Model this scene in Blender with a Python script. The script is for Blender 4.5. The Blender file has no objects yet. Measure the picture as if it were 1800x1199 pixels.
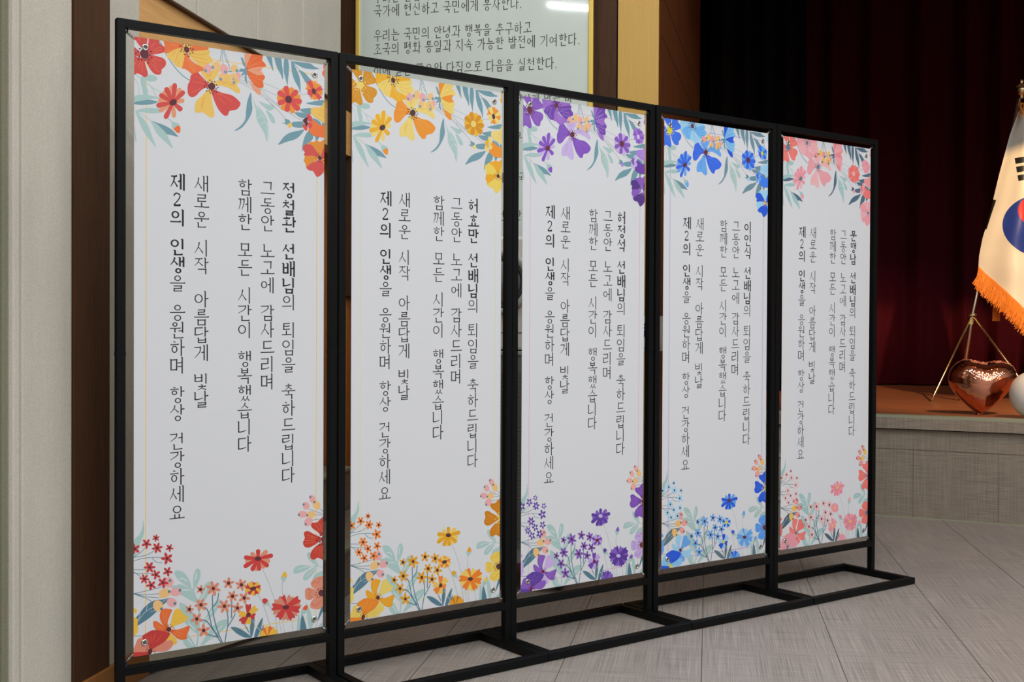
import bpy, bmesh, math, random
from mathutils import Vector, Matrix
from mathutils.geometry import tessellate_polygon
random.seed(7)
SC = bpy.context.scene
COL = SC.collection
R = math.radians

# ------------------------------------------------------------------ camera
CAM_Z = 1.1539
yaw, pit, rol = R(-9.5797), R(-0.6963), R(0.2866)
fwd = Vector((math.sin(yaw)*math.cos(pit), math.cos(yaw)*math.cos(pit), math.sin(pit)))
rgt = Vector((math.cos(yaw), -math.sin(yaw), 0.0))
upv = rgt.cross(fwd)
r2 = math.cos(rol)*rgt + math.sin(rol)*upv
u2 = -math.sin(rol)*rgt + math.cos(rol)*upv
cd = bpy.data.cameras.new('camera'); cam = bpy.data.objects.new('camera', cd); COL.objects.link(cam)
cd.sensor_width = 36.0; cd.lens = 36.0*2043.33/1800.0; cd.clip_start = 0.05; cd.clip_end = 100
cam.matrix_world = Matrix(((r2.x, u2.x, -fwd.x, 0), (r2.y, u2.y, -fwd.y, 0), (r2.z, u2.z, -fwd.z, CAM_Z), (0, 0, 0, 1)))
SC.camera = cam

# ------------------------------------------------------------------ view, world, lights
vs = SC.view_settings
vs.view_transform = 'Standard'; vs.look = 'None'; vs.gamma = 1.0; vs.use_curve_mapping = False
vs.exposure = 0.0
SC.cycles.use_denoising = True
SC.cycles.max_bounces = 8
w = bpy.data.worlds.new('world'); SC.world = w; w.use_nodes = True
w.node_tree.nodes['Background'].inputs[0].default_value = (0.8, 0.85, 0.9, 1)
w.node_tree.nodes['Background'].inputs[1].default_value = 0.02

CEIL = 4.6
def area(name, loc, rot, sx, sy, power, col=(1, 1, 1), spread=180, shape='RECTANGLE'):
    d = bpy.data.lights.new(name, 'AREA'); d.shape = shape; d.size = sx
    if shape == 'RECTANGLE': d.size_y = sy
    d.energy = power; d.color = col; d.spread = R(spread)
    o = bpy.data.objects.new(name, d); o.location = loc; o.rotation_euler = rot; COL.objects.link(o); return o
COOL = (0.92, 0.962, 1.0)
for ix, x in enumerate((0.2, 1.4, 2.6, 3.8, 5.0, 6.2)):
    for y in (-4.6, -3.4, -2.2, -1.0, 0.2, 1.4, 2.6, 3.8):
        area('ceiling_downlight', (x, y, CEIL-0.03), (0, 0, 0), 0.22, 0, (9.2, 9.6, 10.8, 13.2, 14.6, 14.6)[ix]*(1.12 if y < -1 else 1.0)*(1.0 if y < 3 else 0.8), COOL, shape='DISK')
for (x, y, p) in ((-0.9, 4.1, 16), (0.5, 4.4, 12)):  # extra pair added to brighten the front wall
    area('ceiling_downlight', (x, y, CEIL-0.03), (0, 0, 0), 0.22, 0, p, COOL, shape='DISK')
st_ = area('board_streak_strip', (-1.72, 1.5, 3.94), (0, 0, 0), 1.0, 0.035, 5, COOL)  # unseen strip added for the reflected streak on the charter board
zx = (Vector((-1.72, 1.5, 3.94))-Vector((-0.69, 5.74, 2.74))).normalized(); xx = Vector((0, -0.97, 0.24)); xx = (xx-zx*xx.dot(zx)).normalized(); yx = zx.cross(xx)
st_.matrix_world = Matrix(((xx.x, yx.x, zx.x, -1.72), (xx.y, yx.y, zx.y, 1.5), (xx.z, yx.z, zx.z, 3.94), (0, 0, 0, 1)))
# warm spots for the stage, plus an added floor glow
def spot(name, loc, target, power, col, angle, blend, rad):
    d = bpy.data.lights.new(name, 'SPOT'); d.energy = power; d.color = col; d.spot_size = R(angle); d.spot_blend = blend; d.shadow_soft_size = rad
    o = bpy.data.objects.new(name, d); o.location = loc; COL.objects.link(o)
    o.rotation_euler = (Vector(target)-Vector(loc)).to_track_quat('-Z', 'Y').to_euler(); return o
WARM = (1.0, 0.52, 0.20)
spot('stage_spot_lamp', (2.9, 4.6, 4.5), (2.25, 9.2, 1.3), 1400, (1.0, 0.60, 0.26), 48, 0.6, 0.05)
spot('curtain_spot_lamp', (0.3, 4.1, 4.5), (1.3, 11.3, 0.8), 950, (1.0, 0.55, 0.32), 18, 0.8, 0.3)
spot('floor_glow_spot', (2.2, 6.6, 4.45), (1.75, 6.75, 0.0), 26, (1.0, 0.42, 0.18), 32, 0.9, 0.05)  # added to tint the hall floor like a reflected stage glow
area('doorway_fill', (-2.7, 4.7, 2.2), (0, 0, 0), 0.5, 0.5, 3.5, (1.0, 0.85, 0.65))  # unseen fill added to brighten the dark doorway recess

# ------------------------------------------------------------------ materials
def lin(c):
    return tuple((v/255/12.92) if v/255 <= 0.04045 else (((v/255)+0.055)/1.055)**2.4 for v in c)
REF = lin((208, 208, 208))[0]
def alb(c, k=0.82): return tuple(min(0.95, v/REF*k) for v in lin(c))
MATS = {}
def base_mat(name, rgb, rough=0.6, metal=0.0, spec=0.5):
    m = bpy.data.materials.new(name); m.use_nodes = True
    b = m.node_tree.nodes['Principled BSDF']
    b.inputs['Base Color'].default_value = (*rgb, 1); b.inputs['Roughness'].default_value = rough
    b.inputs['Metallic'].default_value = metal; b.inputs['Specular IOR Level'].default_value = spec
    MATS[name] = m; return m
def nodes(m): return m.node_tree.nodes, m.node_tree.links, m.node_tree.nodes['Principled BSDF']
def grain(m, dark, light, scale, detail=4.0, lo=0.35, hi=0.65, bump=0.0, extra=None):
    """stretched noise grain in object space: scale is a 3-vector"""
    N, Lk, b = nodes(m)
    tc = N.new('ShaderNodeTexCoord'); mp = N.new('ShaderNodeMapping'); mp.inputs['Scale'].default_value = scale
    nz = N.new('ShaderNodeTexNoise'); nz.inputs['Scale'].default_value = 1.0; nz.inputs['Detail'].default_value = detail
    cr = N.new('ShaderNodeValToRGB'); cr.color_ramp.elements[0].position = lo; cr.color_ramp.elements[1].position = hi
    cr.color_ramp.elements[0].color = (*dark, 1); cr.color_ramp.elements[1].color = (*light, 1)
    Lk.new(tc.outputs['Object'], mp.inputs['Vector']); Lk.new(mp.outputs['Vector'], nz.inputs['Vector']); Lk.new(nz.outputs['Fac'], cr.inputs['Fac'])
    out = cr.outputs['Color']
    if extra:
        for (sc2, amt, det) in extra:
            mp2 = N.new('ShaderNodeMapping'); mp2.inputs['Scale'].default_value = sc2
            n2 = N.new('ShaderNodeTexNoise'); n2.inputs['Scale'].default_value = 1.0; n2.inputs['Detail'].default_value = det
            r2_ = N.new('ShaderNodeMapRange'); r2_.inputs[1].default_value = 0.3; r2_.inputs[2].default_value = 0.7; r2_.inputs[3].default_value = 1-amt; r2_.inputs[4].default_value = 1+amt
            mx = N.new('ShaderNodeMix'); mx.data_type = 'RGBA'; mx.blend_type = 'MULTIPLY'; mx.inputs['Factor'].default_value = 1.0
            Lk.new(tc.outputs['Object'], mp2.inputs['Vector']); Lk.new(mp2.outputs['Vector'], n2.inputs['Vector']); Lk.new(n2.outputs['Fac'], r2_.inputs[0])
            Lk.new(out, mx.inputs['A']); Lk.new(r2_.outputs[0], mx.inputs['B']); out = mx.outputs['Result']
    Lk.new(out, b.inputs['Base Color'])
    if bump:
        bp = N.new('ShaderNodeBump'); bp.inputs['Strength'].default_value = bump; bp.inputs['Distance'].default_value = 0.002
        Lk.new(nz.outputs['Fac'], bp.inputs['Height']); Lk.new(bp.outputs['Normal'], b.inputs['Normal'])
    return m
def mul(c, k): return tuple(v*k for v in c)

M_black = base_mat('satin_black_steel', (0.004, 0.0045, 0.005), 0.42, 0.0, 0.14)
M_blackp = base_mat('black_plastic', (0.01, 0.01, 0.011), 0.5)
M_steel = base_mat('bright_steel', (0.72, 0.72, 0.70), 0.22, 1.0)
M_hole = base_mat('grommet_hole', alb((118, 115, 108)), 0.8)
M_cloth = grain(base_mat('printed_banner_film', (0.8, 0.8, 0.8), 0.55, 0, 0.3), mul((0.79, 0.80, 0.835), 0.985), (0.79, 0.80, 0.835), (900, 900, 900), 2, bump=0.05)
M_ink = base_mat('lettering_ink', alb((42, 42, 45)), 0.6, 0, 0.3)
c = alb((181, 176, 164))
M_fabric = grain(base_mat('beige_wall_fabric', c, 0.95, 0, 0.1), mul(c, 0.84), mul(c, 1.12), (420, 420, 420), 3, 0.3, 0.7, 0.35, extra=[((900, 900, 14), 0.05, 2), ((2.2, 2.2, 1.3), 0.07, 3)])
c = alb((68, 43, 26))
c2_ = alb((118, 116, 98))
M_fabric2 = grain(base_mat('darker_wall_fabric', c2_, 0.95, 0, 0.1), mul(c2_, 0.8), mul(c2_, 1.15), (420, 420, 420), 3, 0.3, 0.7, 0.35, extra=[((900, 900, 14), 0.05, 2), ((2.2, 2.2, 1.3), 0.07, 3)])  # same weave as the beige fabric, toned darker and greener
M_dkwood = grain(base_mat('dark_brown_veneer', c, 0.55, 0, 0.2), mul(c, 0.72), mul(c, 1.25), (260, 260, 7), 5, 0.3, 0.7)
c = alb((190, 152, 80))
M_gold = grain(base_mat('golden_oak_veneer', c, 0.5, 0, 0.35), mul(c, 0.93), mul(c, 1.05), (320, 320, 5), 5, 0.3, 0.7)
c = alb((150, 92, 45))
M_wood = grain(base_mat('brown_wood_veneer', c, 0.45, 0, 0.35), mul(c, 0.8), mul(c, 1.12), (120, 120, 4), 5, 0.3, 0.7)
c = alb((198, 150, 92))
M_soffit = grain(base_mat('light_oak_soffit', c, 0.5, 0, 0.35), mul(c, 0.86), mul(c, 1.08), (90, 5, 90), 5, 0.3, 0.7)
c = alb((142, 133, 126))
def vinyl(name, sx, sy, sz, ax, ay, az, seams=False, dark=0.66, light=1.28, rough=0.42, c=c):
    m = grain(base_mat(name, c, rough, 0, 0.4), mul(c, dark), mul(c, light), (sx, sy, sz), 3, 0.28, 0.72, extra=[((ax, ay, az), 0.22, 3), ((2.0, 0.8, 2.0), 0.05, 2)])
    return m
M_floor = vinyl('grey_woven_vinyl_floor', 260, 2.6, 1, 5, 230, 1)
M_vinyl = vinyl('grey_woven_vinyl_facing', 330, 330, 4.0, 9, 9, 300, dark=0.74, light=1.18, c=alb((132, 121, 108)))
M_nosing = base_mat('grey_green_nosing', alb((140, 140, 118)), 0.5)
c = alb((128, 80, 55))
M_stagefl = grain(base_mat('orange_brown_stage_floor', c, 0.4, 0, 0.4), mul(c, 0.75), mul(c, 1.15), (5, 60, 1), 4, 0.3, 0.7)
M_curtain = base_mat('dark_red_velvet', (0.05, 0.0016, 0.007), 0.9, 0, 0.15)
nodes(M_curtain)[2].inputs['Sheen Weight'].default_value = 0.25
nodes(M_curtain)[2].inputs['Sheen Tint'].default_value = (0.5, 0.03, 0.05, 1)
M_drape = base_mat('black_drape', (0.006, 0.005, 0.005), 0.95, 0, 0.1)
M_ceil = base_mat('white_ceiling', (0.72, 0.72, 0.70), 0.9)
M_cream = base_mat('cream_hall_wall', (0.52, 0.50, 0.46), 0.9)
M_board = base_mat('pale_grey_glass_board', alb((198, 207, 200)), 0.05, 0, 0.6)
M_brass = base_mat('gold_metal', (0.80, 0.62, 0.34), 0.25, 1.0)
M_goldfr = base_mat('gold_frame', alb((226, 190, 92)), 0.35, 0.2)
M_white = base_mat('white_plastic', alb((214, 214, 208)), 0.4)
M_gray = base_mat('mid_grey_plastic', alb((122, 124, 124)), 0.4)
M_dgray = base_mat('dark_grey_rubber', alb((62, 62, 63)), 0.5)
M_ltgray = base_mat('light_grey_metal', alb((165, 166, 162)), 0.4)
M_paper = base_mat('white_paper', alb((200, 200, 198)), 0.7)
M_navy = base_mat('navy_print', alb((26, 28, 92)), 0.6)
M_fringe = base_mat('orange_gold_fringe', (0.80, 0.26, 0.03), 0.7)
M_copper = base_mat('rose_gold_foil', (0.74, 0.30, 0.19), 0.06, 1.0)
M_balloon = base_mat('white_latex', (0.80, 0.77, 0.72), 0.3, 0, 0.5)
nodes(M_balloon)[2].inputs['Subsurface Weight'].default_value = 0.1
M_groove = base_mat('groove_shade_black', (0.008, 0.008, 0.009), 0.8)

# ------------------------------------------------------------------ helpers
def tag(o, label=None, cat=None, group=None, kind=None):
    if label: o['label'] = label
    if cat: o['category'] = cat
    if group: o['group'] = group
    if kind: o['kind'] = kind
    return o
def empty(name, loc, rz=0.0, label=None, cat=None, group=None):
    o = bpy.data.objects.new(name, None); o.location = loc; o.rotation_euler = (0, 0, rz); o.empty_display_size = 0.1
    COL.objects.link(o); return tag(o, label, cat, group)
def link(name, bm, mats, parent=None, smooth=False, loc=None, recalc=True):
    if recalc: bmesh.ops.recalc_face_normals(bm, faces=bm.faces[:])
    me = bpy.data.meshes.new(name); bm.to_mesh(me); bm.free()
    for m in (mats if isinstance(mats, (list, tuple)) else [mats]): me.materials.append(m)
    if smooth:
        for p in me.polygons: p.use_smooth = True
    o = bpy.data.objects.new(name, me); COL.objects.link(o)
    if parent is not None: o.parent = parent
    if loc is not None: o.location = loc
    return o
def bx(bm, x0, x1, y0, y1, z0, z1, bev=0.0, mi=0):
    vs_ = [bm.verts.new(p) for p in ((x0, y0, z0), (x1, y0, z0), (x1, y1, z0), (x0, y1, z0), (x0, y0, z1), (x1, y0, z1), (x1, y1, z1), (x0, y1, z1))]
    fs = [bm.faces.new([vs_[i] for i in f]) for f in ((3, 2, 1, 0), (4, 5, 6, 7), (0, 1, 5, 4), (1, 2, 6, 5), (2, 3, 7, 6), (3, 0, 4, 7))]
    for f in fs: f.material_index = mi
    if bev:
        es = list({e for f in fs for e in f.edges})
        bmesh.ops.bevel(bm, geom=es, offset=bev, segments=2, affect='EDGES', profile=0.5, clamp_overlap=True)
def prism(bm, pts, z0, z1, mi=0):
    lo = [bm.verts.new((x, y, z0)) for x, y in pts]; hi = [bm.verts.new((x, y, z1)) for x, y in pts]
    n = len(pts)
    for i in range(n): bm.faces.new((lo[i], lo[(i+1) % n], hi[(i+1) % n], hi[i])).material_index = mi
    bm.faces.new(lo[::-1]).material_index = mi; bm.faces.new(hi).material_index = mi
def tube(bm, pts, rad, seg=10, closed=False, rads=None):
    pts = [Vector(p) for p in pts]; n = len(pts); rings = []
    prev = None
    for i, p in enumerate(pts):
        if closed: d = pts[(i+1) % n]-pts[i-1]
        else: d = pts[min(i+1, n-1)]-pts[max(i-1, 0)]
        d.normalize()
        if prev is None:
            a = d.cross(Vector((0, 0, 1)));
            if a.length < 1e-3: a = d.cross(Vector((1, 0, 0)))
        else: a = prev-d*prev.dot(d)
        a.normalize(); prev = a; b_ = d.cross(a)
        rr = rads[i] if rads else rad
        rings.append([bm.verts.new(p+a*(rr*math.cos(2*math.pi*k/seg))+b_*(rr*math.sin(2*math.pi*k/seg))) for k in range(seg)])
    for i in range(n if closed else n-1):
        A, B = rings[i], rings[(i+1) % n]
        for k in range(seg): bm.faces.new((A[k], A[(k+1) % seg], B[(k+1) % seg], B[k]))
    if not closed:
        bm.faces.new(rings[0][::-1]); bm.faces.new(rings[-1])
def lathe(bm, prof, origin, axis='z', seg=32, mi=0):
    o = Vector(origin); rings = []
    for r_, h in prof:
        ring = []
        for k in range(seg):
            a = 2*math.pi*k/seg; c_, s_ = r_*math.cos(a), r_*math.sin(a)
            ring.append(bm.verts.new(o+(Vector((c_, s_, h)) if axis == 'z' else Vector((c_, h, s_)) if axis == 'y' else Vector((h, c_, s_)))))
        rings.append(ring)
    for A, B in zip(rings, rings[1:]):
        for k in range(seg): bm.faces.new((A[k], A[(k+1) % seg], B[(k+1) % seg], B[k])).material_index = mi
    for rg in (rings[0], rings[-1]):
        try: bm.faces.new(rg).material_index = mi
        except ValueError: pass
def copy_tree(o, parent=None):
    c_ = o.copy(); COL.objects.link(c_)
    if parent is not None: c_.parent = parent
    for ch in o.children: copy_tree(ch, c_)
    return c_

# ------------------------------------------------------------------ hangul lettering (thin serif strokes)
CHO = 'ㄱㄲㄴㄷㄸㄹㅁㅂㅃㅅㅆㅇㅈㅉㅊㅋㅌㅍㅎ'
JUNG = 'ㅏㅐㅑㅒㅓㅔㅕㅖㅗㅘㅙㅚㅛㅜㅝㅞㅟㅠㅡㅢㅣ'
JONG = [None]+list('ㄱㄲㄳㄴㄵㄶㄷㄹㄺㄻㄼㄽㄾㄿㅀㅁㅂㅄㅅㅆㅇㅈㅊㅋㅌㅍㅎ')
class Pen:
    """collects polygons of one glyph in em units, y pointing down"""
    def __init__(s, tv, th): s.tv, s.th, s.P = tv, th, []
    def h(s, x0, x1, y):
        t = s.th/2; k = s.th
        s.P.append([(x0, y-t+0.006), (x0+0.02, y-t), (x1-1.3*k, y-t-0.012), (x1-0.45*k, y-t-0.012-0.55*k), (x1+0.01, y-t+0.1*k), (x1, y+t*0.7-0.012), (x1-0.5*k, y+t-0.012), (x0+0.02, y+t), (x0, y+t*0.6)])
    def v(s, x, y0, y1, head=True):
        t = s.tv/2
        if head: s.P.append([(x-t-0.55*s.tv, y0+0.012), (x-t*0.2, y0-0.022), (x+t, y0+0.03), (x+t, y1-0.02), (x+t*0.5, y1), (x-t*0.7, y1-0.012), (x-t, y1-0.03), (x-t, y0+0.055)])
        else: s.P.append([(x-t, y0), (x+t, y0), (x+t, y1), (x-t, y1)])
    def d(s, pts, w0, w1):
        # tapering curve through the points
        C_ = []
        n = len(pts)
        for i in range(n-1):
            p0, p1, p2, p3 = pts[max(i-1, 0)], pts[i], pts[i+1], pts[min(i+2, n-1)]
            for k in range(5):
                t = k/5; C_.append(tuple(0.5*((2*p1[j])+(-p0[j]+p2[j])*t+(2*p0[j]-5*p1[j]+4*p2[j]-p3[j])*t*t+(-p0[j]+3*p1[j]-3*p2[j]+p3[j])*t**3) for j in (0, 1)))
        C_.append(pts[-1]); m = len(C_); Lf, Rt = [], []
        for i, q in enumerate(C_):
            a, b_ = C_[max(i-1, 0)], C_[min(i+1, m-1)]; dx, dy = b_[0]-a[0], b_[1]-a[1]; l = math.hypot(dx, dy) or 1
            wd = (w0+(w1-w0)*i/(m-1))/2; Lf.append((q[0]-dy/l*wd, q[1]+dx/l*wd)); Rt.append((q[0]+dy/l*wd, q[1]-dx/l*wd))
        for i in range(m-1): s.P.append([Lf[i], Lf[i+1], Rt[i+1], Rt[i]])
    def o(s, cx, cy, rx, ry):
        n = 24; tv, th = min(s.tv*0.92, rx*0.62), min(s.th*0.95, ry*0.6)
        for k in range(n):
            a, b_ = 2*math.pi*k/n, 2*math.pi*(k+1)/n
            s.P.append([(cx+rx*math.cos(a), cy+ry*math.sin(a)), (cx+rx*math.cos(b_), cy+ry*math.sin(b_)), (cx+(rx-tv)*math.cos(b_), cy+(ry-th)*math.sin(b_)), (cx+(rx-tv)*math.cos(a), cy+(ry-th)*math.sin(a))])
def cons(p, c_, x0, y0, x1, y1, ctx):
    w_, h_ = x1-x0, y1-y0; tv, th = p.tv, p.th; xm = (x0+x1)/2
    def giyeok(a, b_):
        p.h(a, b_, y0+th/2)
        if ctx == 'L': p.d([(b_-tv*0.55, y0), (b_-0.10*(b_-a)-tv*0.4, y0+0.45*h_), (a+0.02, y1)], tv*1.05, th*0.5)
        elif ctx == 'T': p.d([(b_-tv*0.55, y0), (b_-tv*0.75, y1)], tv, tv*0.8)
        else: p.v(b_-tv*0.6, y0, y1, False)
    def low(y):
        if ctx == 'L': p.d([(x0+tv*0.1, y-0.005), (x0+0.55*w_, y-0.02), (x1+0.03, y-0.10)], th*1.3, th*0.7)
        else: p.h(x0, x1, y-th/2)
    def siot(a, b_, ya):
        m_ = a+(b_-a)*0.53; hh = y1-ya
        p.d([(m_+tv*0.2, ya), (m_-0.08*(b_-a), ya+0.45*hh), (a, y1)], tv*1.05, th*0.45)
        p.d([(m_-0.06*(b_-a), ya+0.42*hh), (b_-0.12*(b_-a), y1-0.16*hh), (b_, y1-0.02)], th*0.6, tv*1.15)
    if c_ == 'ㄱ': giyeok(x0, x1)
    elif c_ == 'ㄲ': giyeok(x0, x0+0.46*w_); giyeok(x0+0.52*w_, x1)
    elif c_ == 'ㅋ':
        giyeok(x0, x1); p.h(x0+0.05*w_, x1-0.08*w_, y0+0.48*h_)
    elif c_ == 'ㄴ': p.v(x0+tv*0.6, y0, y1); low(y1)
    elif c_ in 'ㄷㅌ':
        p.h(x0+tv*0.2, x1, y0+th/2); p.v(x0+tv*0.6, y0+th*0.3, y1, False); low(y1)
        if c_ == 'ㅌ': p.h(x0+tv*0.6, x1-0.06*w_, y0+0.47*h_)
    elif c_ == 'ㄹ':
        ym = (y0+y1)/2; p.h(x0, x1, y0+th/2); p.v(x1-tv*0.6, y0+th*0.5, ym, False); p.h(x0, x1-tv*0.4, ym); p.v(x0+tv*0.6, ym, y1, False); low(y1)
    elif c_ == 'ㅁ':
        p.v(x0+tv*0.6, y0, y1); p.h(x0+tv*0.3, x1, y0+th*0.7); p.v(x1-tv*0.6, y0+th*0.6, y1+0.01, False); p.h(x0+tv*0.6, x1-tv*0.5, y1-th/2)
    elif c_ == 'ㅂ':
        p.v(x0+tv*0.6, y0, y1); p.v(x1-tv*0.6, y0, y1); p.h(x0+tv*0.6, x1-tv*0.6, y0+0.45*h_); p.h(x0+tv*0.6, x1-tv*0.6, y1-th/2)
    elif c_ == 'ㅃ': cons(p, 'ㅂ', x0, y0, x0+0.46*w_, y1, ctx); cons(p, 'ㅂ', x0+0.54*w_, y0, x1, y1, ctx)
    elif c_ == 'ㅅ': siot(x0, x1, y0)
    elif c_ == 'ㅆ': siot(x0, x0+0.52*w_, y0); siot(x0+0.46*w_, x1, y0)
    elif c_ == 'ㅇ':
        rx = min(w_/2, 0.27); ry = min(h_/2, 0.27); rr = min(rx, ry*1.25); p.o(xm, (y0+y1)/2, rr, min(ry, rr*1.05))
    elif c_ in 'ㅈㅊ':
        ya = y0
        if c_ == 'ㅊ': p.d([(xm-0.10*w_, y0-0.01), (xm+0.10*w_, y0+0.05)], tv*0.9, tv*0.7); ya = y0+0.24*h_
        p.h(x0+0.06*w_, x1-0.04*w_, ya+th/2)
        m_ = xm+0.06*w_; hh = y1-ya
        p.d([(m_, ya+th*0.4), (m_-0.12*w_, ya+0.5*hh), (x0, y1)], tv, th*0.45); p.d([(m_-0.10*w_, ya+0.46*hh), (x1-0.12*w_, y1-0.15*hh), (x1, y1-0.02)], th*0.6, tv*1.1)
    elif c_ == 'ㅍ':
        p.h(x0, x1, y0+th/2); p.v(x0+0.3*w_, y0+th, y1-th, False); p.v(x1-0.3*w_, y0+th, y1-th, False); low(y1)
    elif c_ == 'ㅎ':
        p.d([(xm-0.12*w_, y0-0.012), (xm+0.12*w_, y0+0.03)], tv*0.8, tv*0.7); yb = y0+0.27*h_; p.h(x0, x1, yb)
        ry = (y1-yb-th)/2; rx = min(0.36*w_, ry*1.35); p.o(xm, y1-ry, rx, ry)
def glyph(ch, tv=0.066, th=0.047):
    p = Pen(tv, th)
    if ch == '2':
        p.d([(0.27, 0.30), (0.30, 0.20), (0.43, 0.13), (0.60, 0.20), (0.63, 0.33), (0.52, 0.53), (0.25, 0.83)], tv*0.75, tv*0.55); p.h(0.24, 0.68, 0.84); p.h(0.26, 0.66, 0.865); return p.P
    if ch == '.': p.o(0.16, 0.86, 0.05, 0.05); p.P = [[(0.11, 0.82), (0.2, 0.82), (0.2, 0.92), (0.11, 0.92)]]; return p.P
    k = ord(ch)-0xAC00
    ci, vi, fi = CHO[k//588], JUNG[(k % 588)//28], JONG[k % 28]
    vert = 'ㅏㅐㅑㅒㅓㅔㅕㅖㅣ'; horz = 'ㅗㅛㅜㅠㅡ'
    if vi in vert:
        two = vi in 'ㅐㅒㅔㅖ'
        xr = 0.50 if two or vi in 'ㅓㅕ' else 0.58
        yv1 = 0.62 if fi else 1.0
        a0, a1 = (0.05, 0.50) if fi else (0.14, 0.80)
        if ci == 'ㅇ' and not fi: a0, a1 = 0.16, 0.76
        if vi in 'ㅔㅖ': xr = 0.47
        cons(p, ci, 0.05, a0, xr, a1, 'L'); ym = yv1*0.47
        if vi == 'ㅣ': p.v(0.80, 0, yv1)
        elif vi in 'ㅏㅑ':
            p.v(0.74, 0, yv1)
            for f in ((ym,) if vi == 'ㅏ' else (ym-0.09, ym+0.09)): p.h(0.74, 0.95, f)
        elif vi in 'ㅓㅕ':
            p.v(0.80, 0, yv1)
            for f in ((ym,) if vi == 'ㅓ' else (ym-0.09*yv1-0.02, ym+0.11*yv1)): p.h(0.55 if ci not in 'ㅁㅂ' else 0.49, 0.80, f)
        elif vi in 'ㅐㅒ':
            p.v(0.64, 0.03, yv1*0.95); p.v(0.87, 0, yv1)
            for f in ((ym,) if vi == 'ㅐ' else (ym-0.09, ym+0.09)): p.h(0.64, 0.87, f)
        else:
            p.v(0.68, 0.03, yv1*0.95); p.v(0.88, 0, yv1)
            for f in ((ym,) if vi == 'ㅔ' else (ym-0.09, ym+0.09)): p.h(0.50, 0.68, f)
        if fi: cons(p, fi, 0.26, 0.67, 0.82, 0.99, 'B')
    elif vi in horz:
        if fi:
            yh = {'ㅗ': 0.50, 'ㅛ': 0.50, 'ㅜ': 0.46, 'ㅠ': 0.46, 'ㅡ': 0.49}[vi]
            cons(p, ci, 0.26, 0.03, 0.74, 0.34 if vi in 'ㅗㅛ' else 0.37, 'T')
            p.h(0.02, 0.98, yh); f0 = 0.63
            if vi == 'ㅗ': p.v(0.5, 0.37, yh, False)
            elif vi == 'ㅛ': p.v(0.38, 0.37, yh, False); p.v(0.62, 0.37, yh, False)
            elif vi == 'ㅜ': p.v(0.5, yh, 0.64, False); f0 = 0.68
            elif vi == 'ㅠ': p.v(0.38, yh, 0.64, False); p.v(0.62, yh, 0.64, False); f0 = 0.68
            cons(p, fi, 0.24, f0, 0.78, 0.99, 'B')
        else:
            if vi in 'ㅗㅛ':
                cons(p, ci, 0.22, 0.10, 0.78, 0.55, 'T'); p.h(0.02, 0.98, 0.85)
                for x in ((0.5,) if vi == 'ㅗ' else (0.36, 0.64)): p.v(x, 0.58 if vi == 'ㅗ' else 0.6, 0.85, False)
            elif vi in 'ㅜㅠ':
                cons(p, ci, 0.22, 0.05, 0.78, 0.46, 'T'); p.h(0.02, 0.98, 0.60)
                for x in ((0.5,) if vi == 'ㅜ' else (0.36, 0.64)): p.v(x, 0.60, 1.0, False)
            else: cons(p, ci, 0.20, 0.12, 0.78, 0.60, 'T'); p.h(0.02, 0.98, 0.82)
    else:
        s_ = 0.66 if fi else 1.0
        p.v(0.82, 0, 0.66 if fi else 1.0)
        if vi == 'ㅢ': cons(p, ci, 0.10, 0.10*s_, 0.60, 0.54*s_, 'T'); p.h(0.02, 0.70, 0.74*s_)
        elif vi in 'ㅘㅚㅙ':
            cons(p, ci, 0.10, 0.06*s_, 0.58, 0.48*s_, 'T'); p.v(0.34, 0.52*s_, 0.78*s_, False); p.h(0.02, 0.70, 0.79*s_)
            if vi == 'ㅘ': p.h(0.82, 0.99, 0.44*s_)
        elif vi in 'ㅟㅝ':
            cons(p, ci, 0.10, 0.04*s_, 0.58, 0.44*s_, 'T'); p.h(0.02, 0.70, 0.60*s_); p.v(0.34, 0.60*s_, 0.96*s_, False)
            if vi == 'ㅝ': p.h(0.56, 0.82, 0.82*s_)
        if fi: cons(p, fi, 0.26, 0.72, 0.86, 0.99, 'B')
    return p.P
def put_poly(bm, pts3, mi=0):
    """flat polygon (list of Vectors), concave allowed"""
    if len(pts3) < 3: return
    vs_ = [bm.verts.new(q) for q in pts3]
    if len(pts3) <= 4:
        try: bm.faces.new(vs_).material_index = mi
        except ValueError: pass
        return
    for t in tessellate_polygon([pts3]):
        try: bm.faces.new([vs_[i] for i in t]).material_index = mi
        except ValueError: pass

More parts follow.
